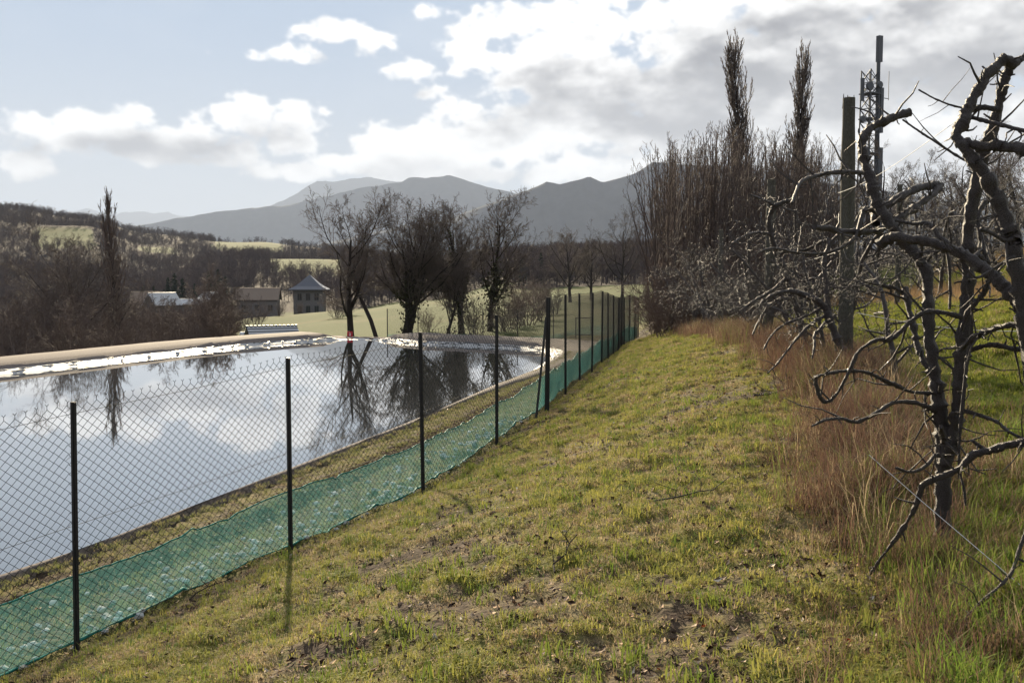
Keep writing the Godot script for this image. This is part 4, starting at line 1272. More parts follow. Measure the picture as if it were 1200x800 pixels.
func make_trees() -> void:
	# the group of old trees across the water
	var d := 66.0
	var mid := [
		["bare_tree", 412.0, 62.0, 8.6, 0.3, 0.85, {}, "bare spreading tree beside the red sign at the overflow"],
		["bare_tree", 474.0, 64.0, 8.9, 0.27, 0.9, {"stems": 3, "lean": 0.3, "spread": 0.3, "ivy": 5000, "ivy_top": 4.0, "ivy_out": 0.28}, "bushy many-stemmed tree with ivy on its limbs across the water"],
		["bare_tree", 521.0, 63.0, 6.2, 0.16, 0.6, {"lean": 0.25, "ivy": 1500, "ivy_top": 3.5, "ivy_out": 0.2}, "small leaning tree between the ivy-clad ones"],
		["bare_tree", 541.0, 66.0, 9.0, 0.26, 0.62, {"ivy": 6500, "ivy_top": 6.6, "ivy_out": 0.34, "lean": 0.1}, "tall tree whose trunk is a dark column of ivy, left of the pair"],
		["bare_tree", 574.0, 67.0, 9.2, 0.26, 0.62, {"ivy": 7000, "ivy_top": 6.4, "ivy_out": 0.4, "lean": 0.06}, "tall ivy-clad tree, the right one of the pair"],
		["bare_tree", 668.0, 128.0, 9.8, 0.3, 0.85, {}, "broad bare tree on the far lawn, leftmost of three"],
		["bare_tree", 693.0, 132.0, 9.4, 0.3, 0.75, {}, "bare tree on the far lawn, the middle one of three"],
		["bare_tree", 729.0, 124.0, 10.8, 0.28, 0.8, {}, "round-crowned bare tree on the far lawn beside the thicket"],
		["bare_tree", 82.0, 72.0, 10.6, 0.28, 1.0, {"stems": 2, "lean": 0.2}, "large dark tree with antler-like branches left of the lone poplar"]]
	for k in mid.size():
		var a: Array = mid[k]
		var ext: Dictionary = a[6]
		var o := tree_thing(a[0], a[7], "", oak(a[3] * 1.16, a[4], a[5] * 1.3, 1.25 if k < 5 or k == 8 else 1.15, ext), 500 + k * 11, M.bark_dark, M.twig_dark)
		place(o, (a[1] - 600.0) / 1167.0 * a[2], a[2], k * 1.3)
	# a dead limb propped against the first tree
	var lean := Buf.new()
	var bx := (443.0 - 600.0) / 1167.0 * 61.0
	var by := land(bx, 61.0)
	lean.tube(PackedVector3Array([Vector3(bx, by - 0.2, -61.0), Vector3(bx - 0.5, by + 1.3, -61.3), Vector3(bx - 1.3, by + 2.9, -61.8), Vector3(bx - 1.7, by + 4.2, -62.0)]), PackedFloat32Array([0.14, 0.13, 0.11, 0.07]), 7)
	tag(put("leaning_trunk", lean.mesh(), M.bark_dark), "bare slanting trunk leaning against the spreading tree by the water", "tree trunk")
	# poplars
	var pops := [[136.0, 80.0, 16.5, "lone columnar poplar standing left across the water"], [873.0, 62.0, 16.3, "left one of the two tall columnar poplars above the thicket"], [937.0, 64.0, 16.6, "right one of the two tall columnar poplars above the thicket"]]
	for k in 3:
		var a: Array = pops[k]
		var o := tree_thing("poplar_tree", a[3], "", poplar(a[2], 1.3 if k == 0 else 1.7), 700 + k * 5, M.bark_dark, M.twig_brown if k == 0 else M.twig_dark)
		var x: float = (a[0] - 600.0) / 1167.0 * a[1]
		place(o, x, a[1])
		# set the tip at its height
		var top: float = [7.0, 15.0, 16.6][k]
		o.scale = Vector3(1.3, 1.0, 1.3) * ((top - o.position.y) / (a[2] * 0.93))
	# thicket at the end of the row
	var kinds := []
	for k in 6:
		kinds.append(tree_thing("thicket_tree", "slender bare tree in the dense thicket beyond the orchard row", "slender trees of the thicket", coppice(7.6 + 0.35 * k, {"stems": 1 + k % 3}), 800 + k * 3, M.bark_brown, M.twig_brown))
	var cnt := 0
	for k in 215:
		var dd := rng.randf_range(36.0, 56.0)
		var u := rng.randf()
		var px := lerpf(776.0, 985.0, u)
		if k < 16:
			dd = lerpf(36.0, 50.0, k / 15.0)
			px = 766.0 + rng.randf_range(0, 26)
		var x := (px - 600.0) / 1167.0 * dd
		var at := Vector3(x, land(x, dd) - 0.1, -dd)
		var tip := lin([757.0, 800.0, 850.0, 900.0, 960.0, 990.0], [162.0, 142.0, 130.0, 140.0, 150.0, 190.0], px) + 45.0 * rng.randf() * rng.randf()
		var sh := (1.6 + (322.0 - tip) / 1167.0 * dd - at.y) / (8.1 + 0.35 * (cnt % 6))
		if cnt < 6: kinds[cnt].transform = Transform3D(Basis(Vector3.UP, rng.randf() * TAU).scaled(Vector3.ONE * sh), at)
		else: copy_of(kinds[cnt % 6], at, rng.randf() * TAU, sh, "slender bare tree in the dense thicket beyond the orchard row")
		cnt += 1
	# brambles and saplings at the foot of the thicket
	var br := []
	for k in 3: br.append(tree_thing("bramble_bush", "thorny brown brush at the foot of the thicket", "brush at the foot of the thicket", shrub(2.2 + 0.4 * k, {"r": 0.012, "lean": 0.7}), 900 + k, M.twig_red, M.twig_red))
	for k in 34:
		var dd := rng.randf_range(31.0, 44.0)
		var px := rng.randf_range(766.0, 900.0)
		var x := (px - 600.0) / 1167.0 * dd
		if x < curves(dd)[1] + 0.35: x = curves(dd)[1] + 0.4
		var at := Vector3(x, land(x, dd) - 0.05, -dd)
		if k < 3: br[k].transform = Transform3D(Basis(Vector3.UP, rng.randf() * TAU).scaled(Vector3.ONE), at)
		else: copy_of(br[k % 3], at, rng.randf() * TAU, rng.randf_range(0.6, 1.15), "thorny brown brush at the foot of the thicket")
	for o in br: o.set_meta("category", "bush")
	# treeline up the slope at the right
	var tl := []
	for k in 4: tl.append(tree_thing("bare_tree", "bare tree in the line along the top of the orchard slope", "trees along the top of the slope", oak(7.5 + 0.5 * k, 0.16, 0.75, 0.9, {"fat": 1.8}), 950 + k, M.bark_dark, M.twig_dark))
	for k in 30:
		var dd := rng.randf_range(52.0, 74.0)
		var px := 960.0 + k * 10.5 + rng.randf_range(-5, 5)
		var x := (px - 600.0) / 1167.0 * dd
		var at := Vector3(x, land(x, dd) - 0.1, -dd)
		var s := rng.randf_range(0.75, 1.05) * (0.9 if px < 1060.0 else 1.0)
		var tl_label: String = ORDINAL[k] + " bare tree from the left in the line topping the orchard slope"
		if k < 4:
			tl[k].transform = Transform3D(Basis(Vector3.UP, rng.randf() * TAU).scaled(Vector3.ONE * s), at)
			tl[k].set_meta("label", tl_label)
		else: copy_of(tl[k % 4], at, rng.randf() * TAU, s, tl_label)
	# left bank: brushy trees behind the dam
	var lb := []
	for k in 4: lb.append(tree_thing("bank_tree", "brushy bare tree on the bank below the reservoir rim", "brushy trees on the left bank", oak(6.5 + k, 0.13, 0.9, 0.95, {"stems": 2, "lean": 0.25}), 1000 + k, M.twig_bank, M.twig_bank))
	var lbn := 0
	for k in 46:
		var px := rng.randf_range(-20.0, 265.0)
		var dd := rng.randf_range(52.0, 125.0)
		if k < 12: dd = rng.randf_range(50.0, 62.0)
		var x := (px - 600.0) / 1167.0 * dd
		# crowns stay below the sight line to the far hillside
		var gy := land(x, dd)
		var top := 1.6 + (322.0 - rng.randf_range(318.0, 368.0)) / 1167.0 * dd
		var s := clampf((top - gy) / 7.5, 0.25, 1.4)
		var at := Vector3(x, gy - 0.1, -dd)
		if lbn < 4: lb[lbn].transform = Transform3D(Basis(Vector3.UP, rng.randf() * TAU).scaled(Vector3.ONE * s), at)
		else: copy_of(lb[lbn % 4], at, rng.randf() * TAU, s, "brushy bare tree on the bank below the reservoir rim")
		lbn += 1
	for k in 34:
		var px := rng.randf_range(120.0, 272.0)
		var dd := rng.randf_range(95.0, 165.0)
		var x := (px - 600.0) / 1167.0 * dd
		var gy := land(x, dd)
		var top := 1.6 + (322.0 - rng.randf_range(352.0, 370.0)) / 1167.0 * dd
		copy_of(lb[k % 4], Vector3(x, gy - 0.1, -dd), rng.randf() * TAU, clampf((top - gy) / 7.5, 0.25, 1.2), "brown brush screening the farm roofs", "brush before the farm")
	# shrubs round the houses and on the lawn
	var sh := []
	for k in 3: sh.append(tree_thing("shrub", "brown leafless shrub near the houses", "shrubs round the houses", shrub(2.6, {"n": [10, 7]}), 1100 + k, M.twig_bank, M.twig_bank))
	var spots := [[284.0, 150.0, 1.5], [300.0, 155.0, 1.6], [268.0, 148.0, 1.3], [395.0, 150.0, 1.7], [405.0, 160.0, 1.5], [350.0, 200.0, 1.0], [328.0, 190.0, 1.2], [250.0, 120.0, 1.3], [236.0, 110.0, 1.5], [602.0, 70.0, 1.1], [618.0, 74.0, 1.3], [636.0, 80.0, 1.2], [590.0, 66.0, 1.0], [648.0, 92.0, 1.3], [556.0, 62.0, 1.1], [500.0, 72.0, 0.7], [612.0, 100.0, 1.6], [632.0, 110.0, 1.6], [215.0, 95.0, 1.5], [198.0, 88.0, 1.4]]
	for k in spots.size():
		var a: Array = spots[k]
		var x: float = (a[0] - 600.0) / 1167.0 * a[1]
		var at := Vector3(x, land(x, a[1]) - 0.05, -a[1])
		var rank := 0
		for q in spots.size():
			if (q < 9) == (k < 9) and spots[q][0] < a[0]: rank += 1
		var sh_label: String = ORDINAL[rank] + (" brown shrub from the left around the farm houses" if k < 9 else " leafless shrub from the left among the trees across the water")
		if k < 3:
			sh[k].transform = Transform3D(Basis(Vector3.UP, k * 1.0).scaled(Vector3.ONE * float(a[2])), at)
			sh[k].set_meta("label", sh_label)
		else: copy_of(sh[k % 3], at, k * 1.7, a[2], sh_label, "shrubs round the houses" if k < 9 else "shrubs across the water")
	for o in get_children():
		if o.name.begins_with("shrub"): o.set_meta("category", "shrub")
		if o.name.begins_with("bramble"): o.set_meta("category", "bush")
	# conifers
	var c0 := conifer("conifer_tree", "dark conifer in the group behind the farm roofs", 1)
	var cs := [[168.0, 260.0, 1.1], [180.0, 268.0, 1.15], [197.0, 262.0, 1.4], [205.0, 270.0, 1.45], [214.0, 262.0, 1.3], [228.0, 275.0, 1.0], [246.0, 262.0, 1.3], [256.0, 270.0, 1.25], [264.0, 265.0, 1.0], [612.0, 215.0, 0.75], [634.0, 225.0, 0.8]]
	for k in cs.size():
		var a: Array = cs[k]
		var x: float = (a[0] - 600.0) / 1167.0 * a[1]
		var at := Vector3(x, land(x, a[1]) - 0.2, -a[1])
		var c_label: String = ORDINAL[k] + " dark conifer from the left behind the farm roofs" if k < 9 else ["left dark conifer standing out of the wood across the lawn", "right dark conifer standing out of the wood across the lawn"][k - 9]
		if k == 0: c0.set_meta("label", c_label)
		if k == 0: c0.transform = Transform3D(Basis().scaled(Vector3.ONE * float(a[2])), at)
		else: copy_of(c0, at, k * 2.0, a[2] * 0.9, c_label, "conifers by the farm" if k < 9 else "conifers in the far wood")

func conifer(called: String, label: String, seed_: int) -> Node3D:
	var g := RandomNumberGenerator.new()
	g.seed = seed_
	var t := thing(called, Vector3.ZERO, label, "tree", "conifers by the farm")
	var tr := Buf.new()
	tr.tube(PackedVector3Array([Vector3(0, -0.3, 0), Vector3(0, 5, 0), Vector3(0, 10, 0)]), PackedFloat32Array([0.2, 0.12, 0.02]), 6)
	put("trunk", tr.mesh(), M.bark_dark, t)
	var b := Buf.new()
	for k in 150:
		var f := float(k) / 150.0
		var y := 0.8 + f * 9.1
		var l := pow(1.0 - f, 0.6) * 2.6 * g.randf_range(0.65, 1.1) + 0.15
		var a := g.randf() * TAU
		var dir := Vector3(cos(a), -0.25, sin(a)).normalized()
		for q in 8:
			var c := Vector3(0, y, 0) + dir * l * (q + 1) / 8.0 + Vector3(g.randfn(0, 0.06), g.randfn(0, 0.06), g.randfn(0, 0.06))
			var s := g.randf_range(0.22, 0.42) * (1.15 - q / 10.0) * (1.0 - 0.5 * f)
			var u := Vector3(g.randfn(0, 1), g.randfn(0, 0.6), g.randfn(0, 1)).normalized()
			var vv := u.cross(Vector3(g.randfn(0, 1), g.randfn(0, 1), g.randfn(0, 1))).normalized()
			b.quad(c - u * s, c - vv * s, c + u * s, c + vv * s * 0.5)
	put("crown", b.mesh(), M.needle, t)
	return t

func fill_copies(called: String, m: Mesh, material: Material, buffer: PackedFloat32Array, colors: bool, label: String, category: String) -> void:
	var mm := MultiMesh.new()
	mm.transform_format = MultiMesh.TRANSFORM_3D
	mm.use_colors = colors
	mm.mesh = m
	mm.instance_count = buffer.size() / (16 if colors else 12)
	mm.buffer = buffer
	var o := MultiMeshInstance3D.new()
	o.multimesh = mm
	o.material_override = material
	o.name = numbered(called)
	add_child(o)
	tag(o, label, category, "", "stuff")

func push(buf: PackedFloat32Array, t: Transform3D, c = null) -> void:
	buf.append_array(PackedFloat32Array([t.basis.x.x, t.basis.y.x, t.basis.z.x, t.origin.x, t.basis.x.y, t.basis.y.y, t.basis.z.y, t.origin.y, t.basis.x.z, t.basis.y.z, t.basis.z.z, t.origin.z]))
	if c != null: buf.append_array(PackedFloat32Array([c.x, c.y, c.z, 1.0]))

func make_forest() -> void:
	for k in 4:
		var p := oak(10.0 + k, 0.2, 0.8, 0.62, {"n": [9, 8, 7], "segs": [5, 4, 3, 2], "sides": [4, 3, 3, 3], "fat": 6.5, "ang": [42.0, 40.0, 42.0], "lenr": [0.6, 0.52, 0.55]})
		var made := grow(p, 1300 + k)
		var b: Buf = made[0]
		var at := b.v.size()
		b.v.append_array(made[1].v)
		b.n.append_array(made[1].n)
		for q in made[1].i: b.i.append(q + at)
		var buf := PackedFloat32Array()
		for s in 5600:
			var r := sqrt(rng.randf_range(150.0 * 150.0, 1120.0 * 1120.0))
			if s % 4 == 0: r = rng.randf_range(205.0, 520.0)
			var px := rng.randf_range(-60.0, 800.0)
			var x := (px - 600.0) / 1167.0 * r
			var d := r * cos(atan((px - 600.0) / 1167.0))
			x = r * sin(atan((px - 600.0) / 1167.0))
			if is_field(x, d) > 0.5: continue
			if r < 250.0 and px < 420.0 and px > 150.0: continue
			if r < 420.0 and px > 300.0 and px < 420.0 and rng.randf() < 0.6: continue
			if px > 130.0 and px < 330.0 and r < 330.0: continue
			var s2 := rng.randf_range(0.42, 0.72)
			push(buf, Transform3D(Basis(Vector3.UP, rng.randf() * TAU).scaled(Vector3(s2 * 1.15, s2, s2 * 1.15)), Vector3(x, land(x, d) - 0.3, -d)))
		fill_copies("distant_woods", b.mesh(), M.twig_far, buf, false, ["bare grey-brown woods covering the valley sides", "taller bare trees mixed through the valley woods", "loose bare crowns along the edges of the valley woods", "darker bare trees spread through the valley woods"][k], "woods")

# ---------------------------------------------------------------- buildings
func gable_house(called: String, label: String, at: Vector3, turn: float, l: float, w: float, wall_h: float, roof_h: float, wall: Material, roof: Material, windows: int) -> Node3D:
	# the ridge runs along x, l long and w deep
	var t := thing(called, at, label, "building")
	t.rotation.y = turn
	var b := Buf.new()
	b.box(Vector3(0, wall_h * 0.5 - 0.5, 0), Vector3(l, wall_h + 1.0, w))
	for s in [-1.0, 1.0]:
		var x: float = l * 0.5 * s
		var p := Vector3(x, wall_h, -w * 0.5 * s)
		var q := Vector3(x, wall_h, w * 0.5 * s)
		b.tri(q, p, Vector3(x, wall_h + roof_h, 0))
	put("wall", b.mesh(), wall, t)
	for s in [-1.0, 1.0]:
		var r := Buf.new()
		var run := Vector2(w * 0.5 + 0.5, roof_h * (1.0 + 1.0 / w))
		var ang := atan2(roof_h, w * 0.5)
		var len_ := run.length()
		var bs := Basis(Vector3.RIGHT, ang * s)
		var mid := Vector3(0, wall_h + roof_h - sin(ang) * len_ * 0.5 + 0.1, s * cos(ang) * len_ * 0.5)
		r.box(mid, Vector3(l + 0.9, 0.18, len_), bs)
		put("roof", r.mesh(), roof, t)
	var ridge := Buf.new()
	ridge.tube(PackedVector3Array([Vector3(-l * 0.5 - 0.45, wall_h + roof_h + 0.14, 0), Vector3(l * 0.5 + 0.45, wall_h + roof_h + 0.14, 0)]), PackedFloat32Array([0.14, 0.14]), 6)
	put("ridge_cap", ridge.mesh(), roof, t)
	for k in windows:
		var x := -l * 0.5 + l * (k + 0.5) / windows
		window(t, Vector3(x, wall_h * 0.55, w * 0.5), 0.9, 1.2, Basis.IDENTITY)
	var d := Buf.new()
	d.box(Vector3(l * 0.5 + 0.03, 1.0, w * 0.1), Vector3(0.06, 2.1, 1.3))
	put("door", d.mesh(), M.timber, t)
	return t

func window(t: Node3D, at: Vector3, w: float, h: float, bs: Basis) -> void:
	var p := Buf.new()
	p.box(at + bs.z * 0.015, Vector3(w, h, 0.03), bs)
	var o := put("window", p.mesh(), M.pane, t)
	var f := Buf.new()
	for s in [-1.0, 1.0]:
		f.box(at + bs.x * (w * 0.5 + 0.06) * s + bs.z * 0.04, Vector3(0.12, h + 0.24, 0.08), bs)
		f.box(at + bs.y * (h * 0.5 + 0.06) * s + bs.z * 0.04, Vector3(w, 0.12, 0.076), bs)
	f.box(at + bs.z * 0.035, Vector3(0.06, h, 0.05), bs)
	put("frame", f.mesh(), M.frame, o)

func at_px(px: float, d: float, y: float) -> Vector3:
	return Vector3((px - 600.0) / 1167.0 * d, y, -d)

func make_buildings() -> void:
	gable_house("farmhouse", "low farmhouse with a brown tiled roof among the shrubs", at_px(303.0, 222.0, -8.0), 0.12, 8.6, 6.0, 4.3, 2.2, M.plaster, M.tile_roof, 3)
	gable_house("barn", "barn with a pale grey sheet roof left of the brown-roofed farmhouse", at_px(247.0, 205.0, -7.6), -0.75, 4.6, 4.6, 3.6, 1.9, M.plaster, M.sheet, 1)
	gable_house("barn", "small barn with a light sheet roof at the left of the farm", at_px(190.0, 190.0, -8.0), 0.9, 5.0, 3.6, 4.2, 1.8, M.plaster_pale, M.sheet, 1)
	gable_house("house", "grey house peeping through the brush furthest left at the farm", at_px(170.0, 195.0, -8.0), 0.2, 4.5, 4.0, 4.4, 1.7, M.plaster, M.tile_roof, 2)
	gable_house("shed", "long low grey shed between the barns", at_px(220.0, 200.0, -7.8), 0.05, 6.0, 4.0, 3.6, 0.8, M.plaster, M.sheet, 2)
	gable_house("house", "white-roofed farm building far away on the upper meadow", at_px(311.0, 930.0, 22.0), 0.1, 22.0, 9.0, 4.5, 4.0, M.plaster_pale, M.sheet, 3)
	# square house with a flared pyramid roof
	var base := at_px(363.0, 230.0, -8.2)
	var t := thing("manor_house", base, "square grey house with a flared pyramid roof beyond the lawn", "building")
	t.rotation.y = 0.08
	var w := Buf.new()
	w.box(Vector3(0, 2.8, 0), Vector3(6.6, 7.6, 6.6))
	put("wall", w.mesh(), M.plaster, t)
	var rf := Buf.new()
	var prof := [[4.3, 6.5], [3.0, 7.2], [1.9, 8.1], [0.9, 9.05], [0.0, 9.9]]
	for k in 4:
		var a: Array = prof[k]
		var b: Array = prof[k + 1]
		for s in 4:
			var r0 := Basis(Vector3.UP, s * PI * 0.5)
			rf.quad(r0 * Vector3(-a[0], a[1], a[0]), r0 * Vector3(a[0], a[1], a[0]), r0 * Vector3(b[0], b[1], b[0]), r0 * Vector3(-b[0], b[1], b[0]))
	for s in 4:
		var r0 := Basis(Vector3.UP, s * PI * 0.5)
		rf.quad(r0 * Vector3(-4.3, 6.3, 4.3), r0 * Vector3(4.3, 6.3, 4.3), r0 * Vector3(4.3, 6.5, 4.3), r0 * Vector3(-4.3, 6.5, 4.3))
	rf.quad(Vector3(-4.3, 6.3, -4.3), Vector3(4.3, 6.3, -4.3), Vector3(4.3, 6.3, 4.3), Vector3(-4.3, 6.3, 4.3))
	var roof := put("roof", rf.mesh(), M.slate, t)
	var fin := Buf.new()
	fin.tube(PackedVector3Array([Vector3(0, 9.7, 0), Vector3(0, 10.6, 0)]), PackedFloat32Array([0.08, 0.02]), 5)
	put("finial", fin.mesh(), M.slate, roof)
	for y in [2.0, 4.8]:
		for x in [-1.9, 0.0, 1.9]: window(t, Vector3(x, y, 3.3), 0.9, 1.5, Basis.IDENTITY)
	# striped shed just below the rim
	var sp := at_px(318.0, 76.0, -5.0)
	var s := thing("shed", sp, "small shed with a roof of overlapping shiny sheets just beyond the rim", "shed")
	s.rotation.y = 0.42
	var sw := Buf.new()
	sw.box(Vector3(0, 0.95, 0), Vector3(3.4, 2.0, 2.6))
	for sgn in [-1.0, 1.0]:
		var x: float = 1.7 * sgn
		sw.tri(Vector3(x, 1.95, 1.3 * sgn), Vector3(x, 1.95, -1.3 * sgn), Vector3(x, 2.62, 0))
	put("wall", sw.mesh(), M.timber, s)
	for side in [-1.0, 1.0]:
		var ang := atan2(0.67, 1.3)
		for k in 4:
			var r := Buf.new()
			var along := 0.2 + k * 0.4
			var c := Vector3(0, 2.66 - sin(ang) * along + 0.03 - k * 0.004, side * cos(ang) * along)
			r.box(c, Vector3(3.8, 0.03, 0.43), Basis(Vector3.RIGHT, (ang - 0.08) * side))
			put("roof_sheet", r.mesh(), M.sheet, s)
			var e := Buf.new()
			e.box(c + Vector3(0, 0.02 - 0.09, side * 0.19), Vector3(3.8, 0.06, 0.03))
			put("shade_strip", e.mesh(), M.sheet_dark, s)  # dark strip added for the unlit stripe under each sheet edge
	for k in 13:
		var c := Buf.new()
		c.box(Vector3(-1.86 + k * 0.31, 2.73, 0), Vector3(0.2, 0.09, 0.26))
		put("ridge_tile", c.mesh(), M.sheet_dark, s)
	# white sheets on the garden beds
	for k in 2:
		var b := Buf.new()
		var o := at_px([272.0, 289.0][k], 118.0, 0.0)
		o.y = land(o.x, 118.0)
		for q in 6:
			var a0 := PI * q / 6.0
			var a1 := PI * (q + 1) / 6.0
			b.quad(Vector3(-0.8, sin(a1) * 0.4, cos(a1) * 0.5), Vector3(-0.8, sin(a0) * 0.4, cos(a0) * 0.5), Vector3(0.8, sin(a0) * 0.4, cos(a0) * 0.5), Vector3(0.8, sin(a1) * 0.4, cos(a1) * 0.5))
		var m := put("garden_cover", b.mesh(), M.white)
		m.position = o
		tag(m, ["white plastic garden cover, the left of two beyond the shed", "white plastic garden cover, the right of two beyond the shed"][k], "garden cover")
	# red sign at the overflow
	var rp := at_px(409.5, 54.6, -1.95)
	var rs := thing("red_sign", rp, "small red board with a white mark by the spreading tree", "sign")
	var p1 := Buf.new()
	p1.box(Vector3(0, 0.2, -0.03), Vector3(0.04, 0.5, 0.04))
	put("stake", p1.mesh(), M.timber, rs)
	var p2 := Buf.new()
	p2.box(Vector3(0, 0.3, 0), Vector3(0.3, 0.32, 0.02))
	var board := put("board", p2.mesh(), M.red, rs)
	var p3 := Buf.new()
	p3.box(Vector3(0.0, 0.35, 0.013), Vector3(0.08, 0.03, 0.005))
	p3.box(Vector3(0.03, 0.31, 0.013), Vector3(0.03, 0.05, 0.005))
	p3.box(Vector3(0.0, 0.275, 0.013), Vector3(0.07, 0.02, 0.005))
	p3.box(Vector3(0.01, 0.245, 0.013), Vector3(0.09, 0.04, 0.005))
	put("white_mark", p3.mesh(), M.white, board)

func make_mast() -> void:
	var d := 118.0
	var at := at_px(1014.0, d, 3.0)
	var t := thing("telecom_mast", at, "lattice telecom mast with antennas rising behind the wooden post", "mast")
	t.rotation.y = 0.5
	var top := 22.4
	var hw := 0.7
	for s in [[-1, -1], [1, -1], [1, 1], [-1, 1]]:
		var b := Buf.new()
		b.tube(PackedVector3Array([Vector3(s[0] * hw * 1.3, -0.5, s[1] * hw * 1.3), Vector3(s[0] * hw, top, s[1] * hw)]), PackedFloat32Array([0.1, 0.08]), 6)
		put("leg", b.mesh(), M.galvanised, t)
	for k in 15:
		var y0 := k * top / 15.0
		var y1 := (k + 1) * top / 15.0
		var r0 := hw * lerpf(1.3, 1.0, y0 / top)
		var r1 := hw * lerpf(1.3, 1.0, y1 / top)
		var b := Buf.new()
		for s in 4:
			var q := Basis(Vector3.UP, s * PI * 0.5)
			b.line(q * Vector3(-r0, y0, r0), q * Vector3(r1, y1, r1), 0.045, 4)
			b.line(q * Vector3(r0, y0, r0), q * Vector3(-r1, y1, r1), 0.045, 4)
			b.line(q * Vector3(-r0, y0, r0), q * Vector3(r0, y0, r0), 0.05, 4)
		put("brace", b.mesh(), M.galvanised, t)
	for y in [12.8, 16.8, 19.7]:
		var b := Buf.new()
		b.box(Vector3(0, y, 0), Vector3(hw * 2.5, 0.14, hw * 2.5))
		put("platform", b.mesh(), M.galvanised, t)
	var m := Buf.new()
	m.tube(PackedVector3Array([Vector3(hw + 0.25, 7.0, 0.3), Vector3(hw + 0.25, 25.2, 0.3)]), PackedFloat32Array([0.26, 0.24]), 8)
	put("pole", m.mesh(), M.galvanised, t)
	for a in [[Vector3(hw + 0.35, 24.9, 0.3), Vector3(0.6, 3.0, 0.5)], [Vector3(hw + 0.5, 17.8, 0.6), Vector3(0.45, 5.2, 0.4)], [Vector3(hw + 0.6, 11.0, 0.5), Vector3(0.55, 5.0, 0.45)], [Vector3(-hw - 0.9, 20.0, 0.3), Vector3(0.35, 2.6, 0.3)]]:
		var b := Buf.new()
		b.box(a[0], a[1])
		put("panel_antenna", b.mesh(), M.galvanised, t)
	for a in [[Vector3(-hw - 1.0, 16.6, 0.4), 0.42], [Vector3(-hw - 0.7, 14.4, 0.5), 0.45], [Vector3(-0.4, 15.7, hw + 0.4), 0.5], [Vector3(-hw - 0.2, 20.4, 0.6), 0.55], [Vector3(0.3, 20.6, hw + 0.3), 0.4]]:
		var b := Buf.new()
		var c: Vector3 = a[0]
		var r: float = a[1]
		b.tube(PackedVector3Array([c + Vector3(0, 0, -0.3), c, c + Vector3(0, 0, 0.22), c + Vector3(0, 0, 0.3)]), PackedFloat32Array([r * 0.3, r * 0.9, r, r * 0.95]), 12)
		b.line(c + Vector3(0, 0, -0.25), Vector3(clampf(c.x, -hw, hw), c.y, hw * 0.9), 0.05, 4)
		put("dish", b.mesh(), M.galvanised, t)
	var rod := Buf.new()
	rod.line(Vector3(hw, 19.4, 0), Vector3(hw + 2.4, 19.4, 0), 0.05, 4)
	rod.line(Vector3(hw + 2.4, 19.2, 0), Vector3(hw + 2.4, 22.6, 0), 0.04, 4)
	put("whip_antenna", rod.mesh(), M.galvanised, t)

# ---------------------------------------------------------------- ground cover
func tuft(seed_: int, blades: int, h: float, spread_: float, lean: float, width: float) -> ArrayMesh:
	var g := RandomNumberGenerator.new()
	g.seed = seed_
	var b := Buf.new()
	for k in blades:
		var a := g.randf() * TAU
		var o := Vector3(cos(a), 0, sin(a)) * spread_ * sqrt(g.randf())
		var az := g.randf() * TAU
		var l := lean * g.randf_range(0.3, 1.2)
		var hh := h * g.randf_range(0.5, 1.1)
		var dirv := Vector3(cos(az), 0, sin(az))
		var side := Vector3(-sin(az), 0, cos(az)) * width * g.randf_range(0.6, 1.2)
		var p1 := o + Vector3(0, hh * 0.55, 0) + dirv * hh * l * 0.35
		var p2 := o + Vector3(0, hh * (1.0 - 0.35 * l), 0) + dirv * hh * l
		b.quad(o - side, o + side, p1 + side * 0.8, p1 - side * 0.8)
		b.tri(p1 - side * 0.8, p1 + side * 0.8, p2)
	return b.mesh()

func leaf_mesh() -> ArrayMesh:
	var b := Buf.new()
	b.quad(Vector3(-0.5, 0.12, 0), Vector3(0, 0.02, 0.3), Vector3(0.1, 0.06, 0.0), Vector3(-0.1, 0.0, -0.05))
	b.quad(Vector3(0.1, 0.06, 0.0), Vector3(0, 0.02, 0.3), Vector3(0.55, 0.2, 0.06), Vector3(0.3, 0.08, -0.02))
	b.quad(Vector3(-0.5, 0.12, 0), Vector3(-0.1, 0.0, -0.05), Vector3(0.3, 0.08, -0.02), Vector3(0.05, 0.16, -0.32))
	b.tri(Vector3(0.05, 0.16, -0.32), Vector3(0.3, 0.08, -0.02), Vector3(0.55, 0.2, 0.06))
	return b.mesh()

func rock_mesh() -> ArrayMesh:
	var g := RandomNumberGenerator.new()
	g.seed = 41
	var pts := PackedVector3Array()
	for k in 18: pts.append(Vector3(g.randfn(0, 1), g.randfn(0, 1), g.randfn(0, 1)).normalized() * g.randf_range(0.42, 0.6))
	var b := Buf.new()
	# facets from every triple of points that has all others on one side
	for i in pts.size():
		for j in range(i + 1, pts.size()):
			for k in range(j + 1, pts.size()):
				var nn := (pts[j] - pts[i]).cross(pts[k] - pts[i])
				var pos := false
				var neg := false
				for q in pts.size():
					if q == i or q == j or q == k: continue
					var s := nn.dot(pts[q] - pts[i])
					pos = pos or s > 1e-6
					neg = neg or s < -1e-6
				if pos and neg: continue
				if pos: b.tri(pts[i], pts[k], pts[j])
				else: b.tri(pts[i], pts[j], pts[k])
	return b.mesh()

func slope_basis(turn: float, size: Vector3) -> Basis:
	return Basis(Vector3.UP, turn).scaled_local(size)

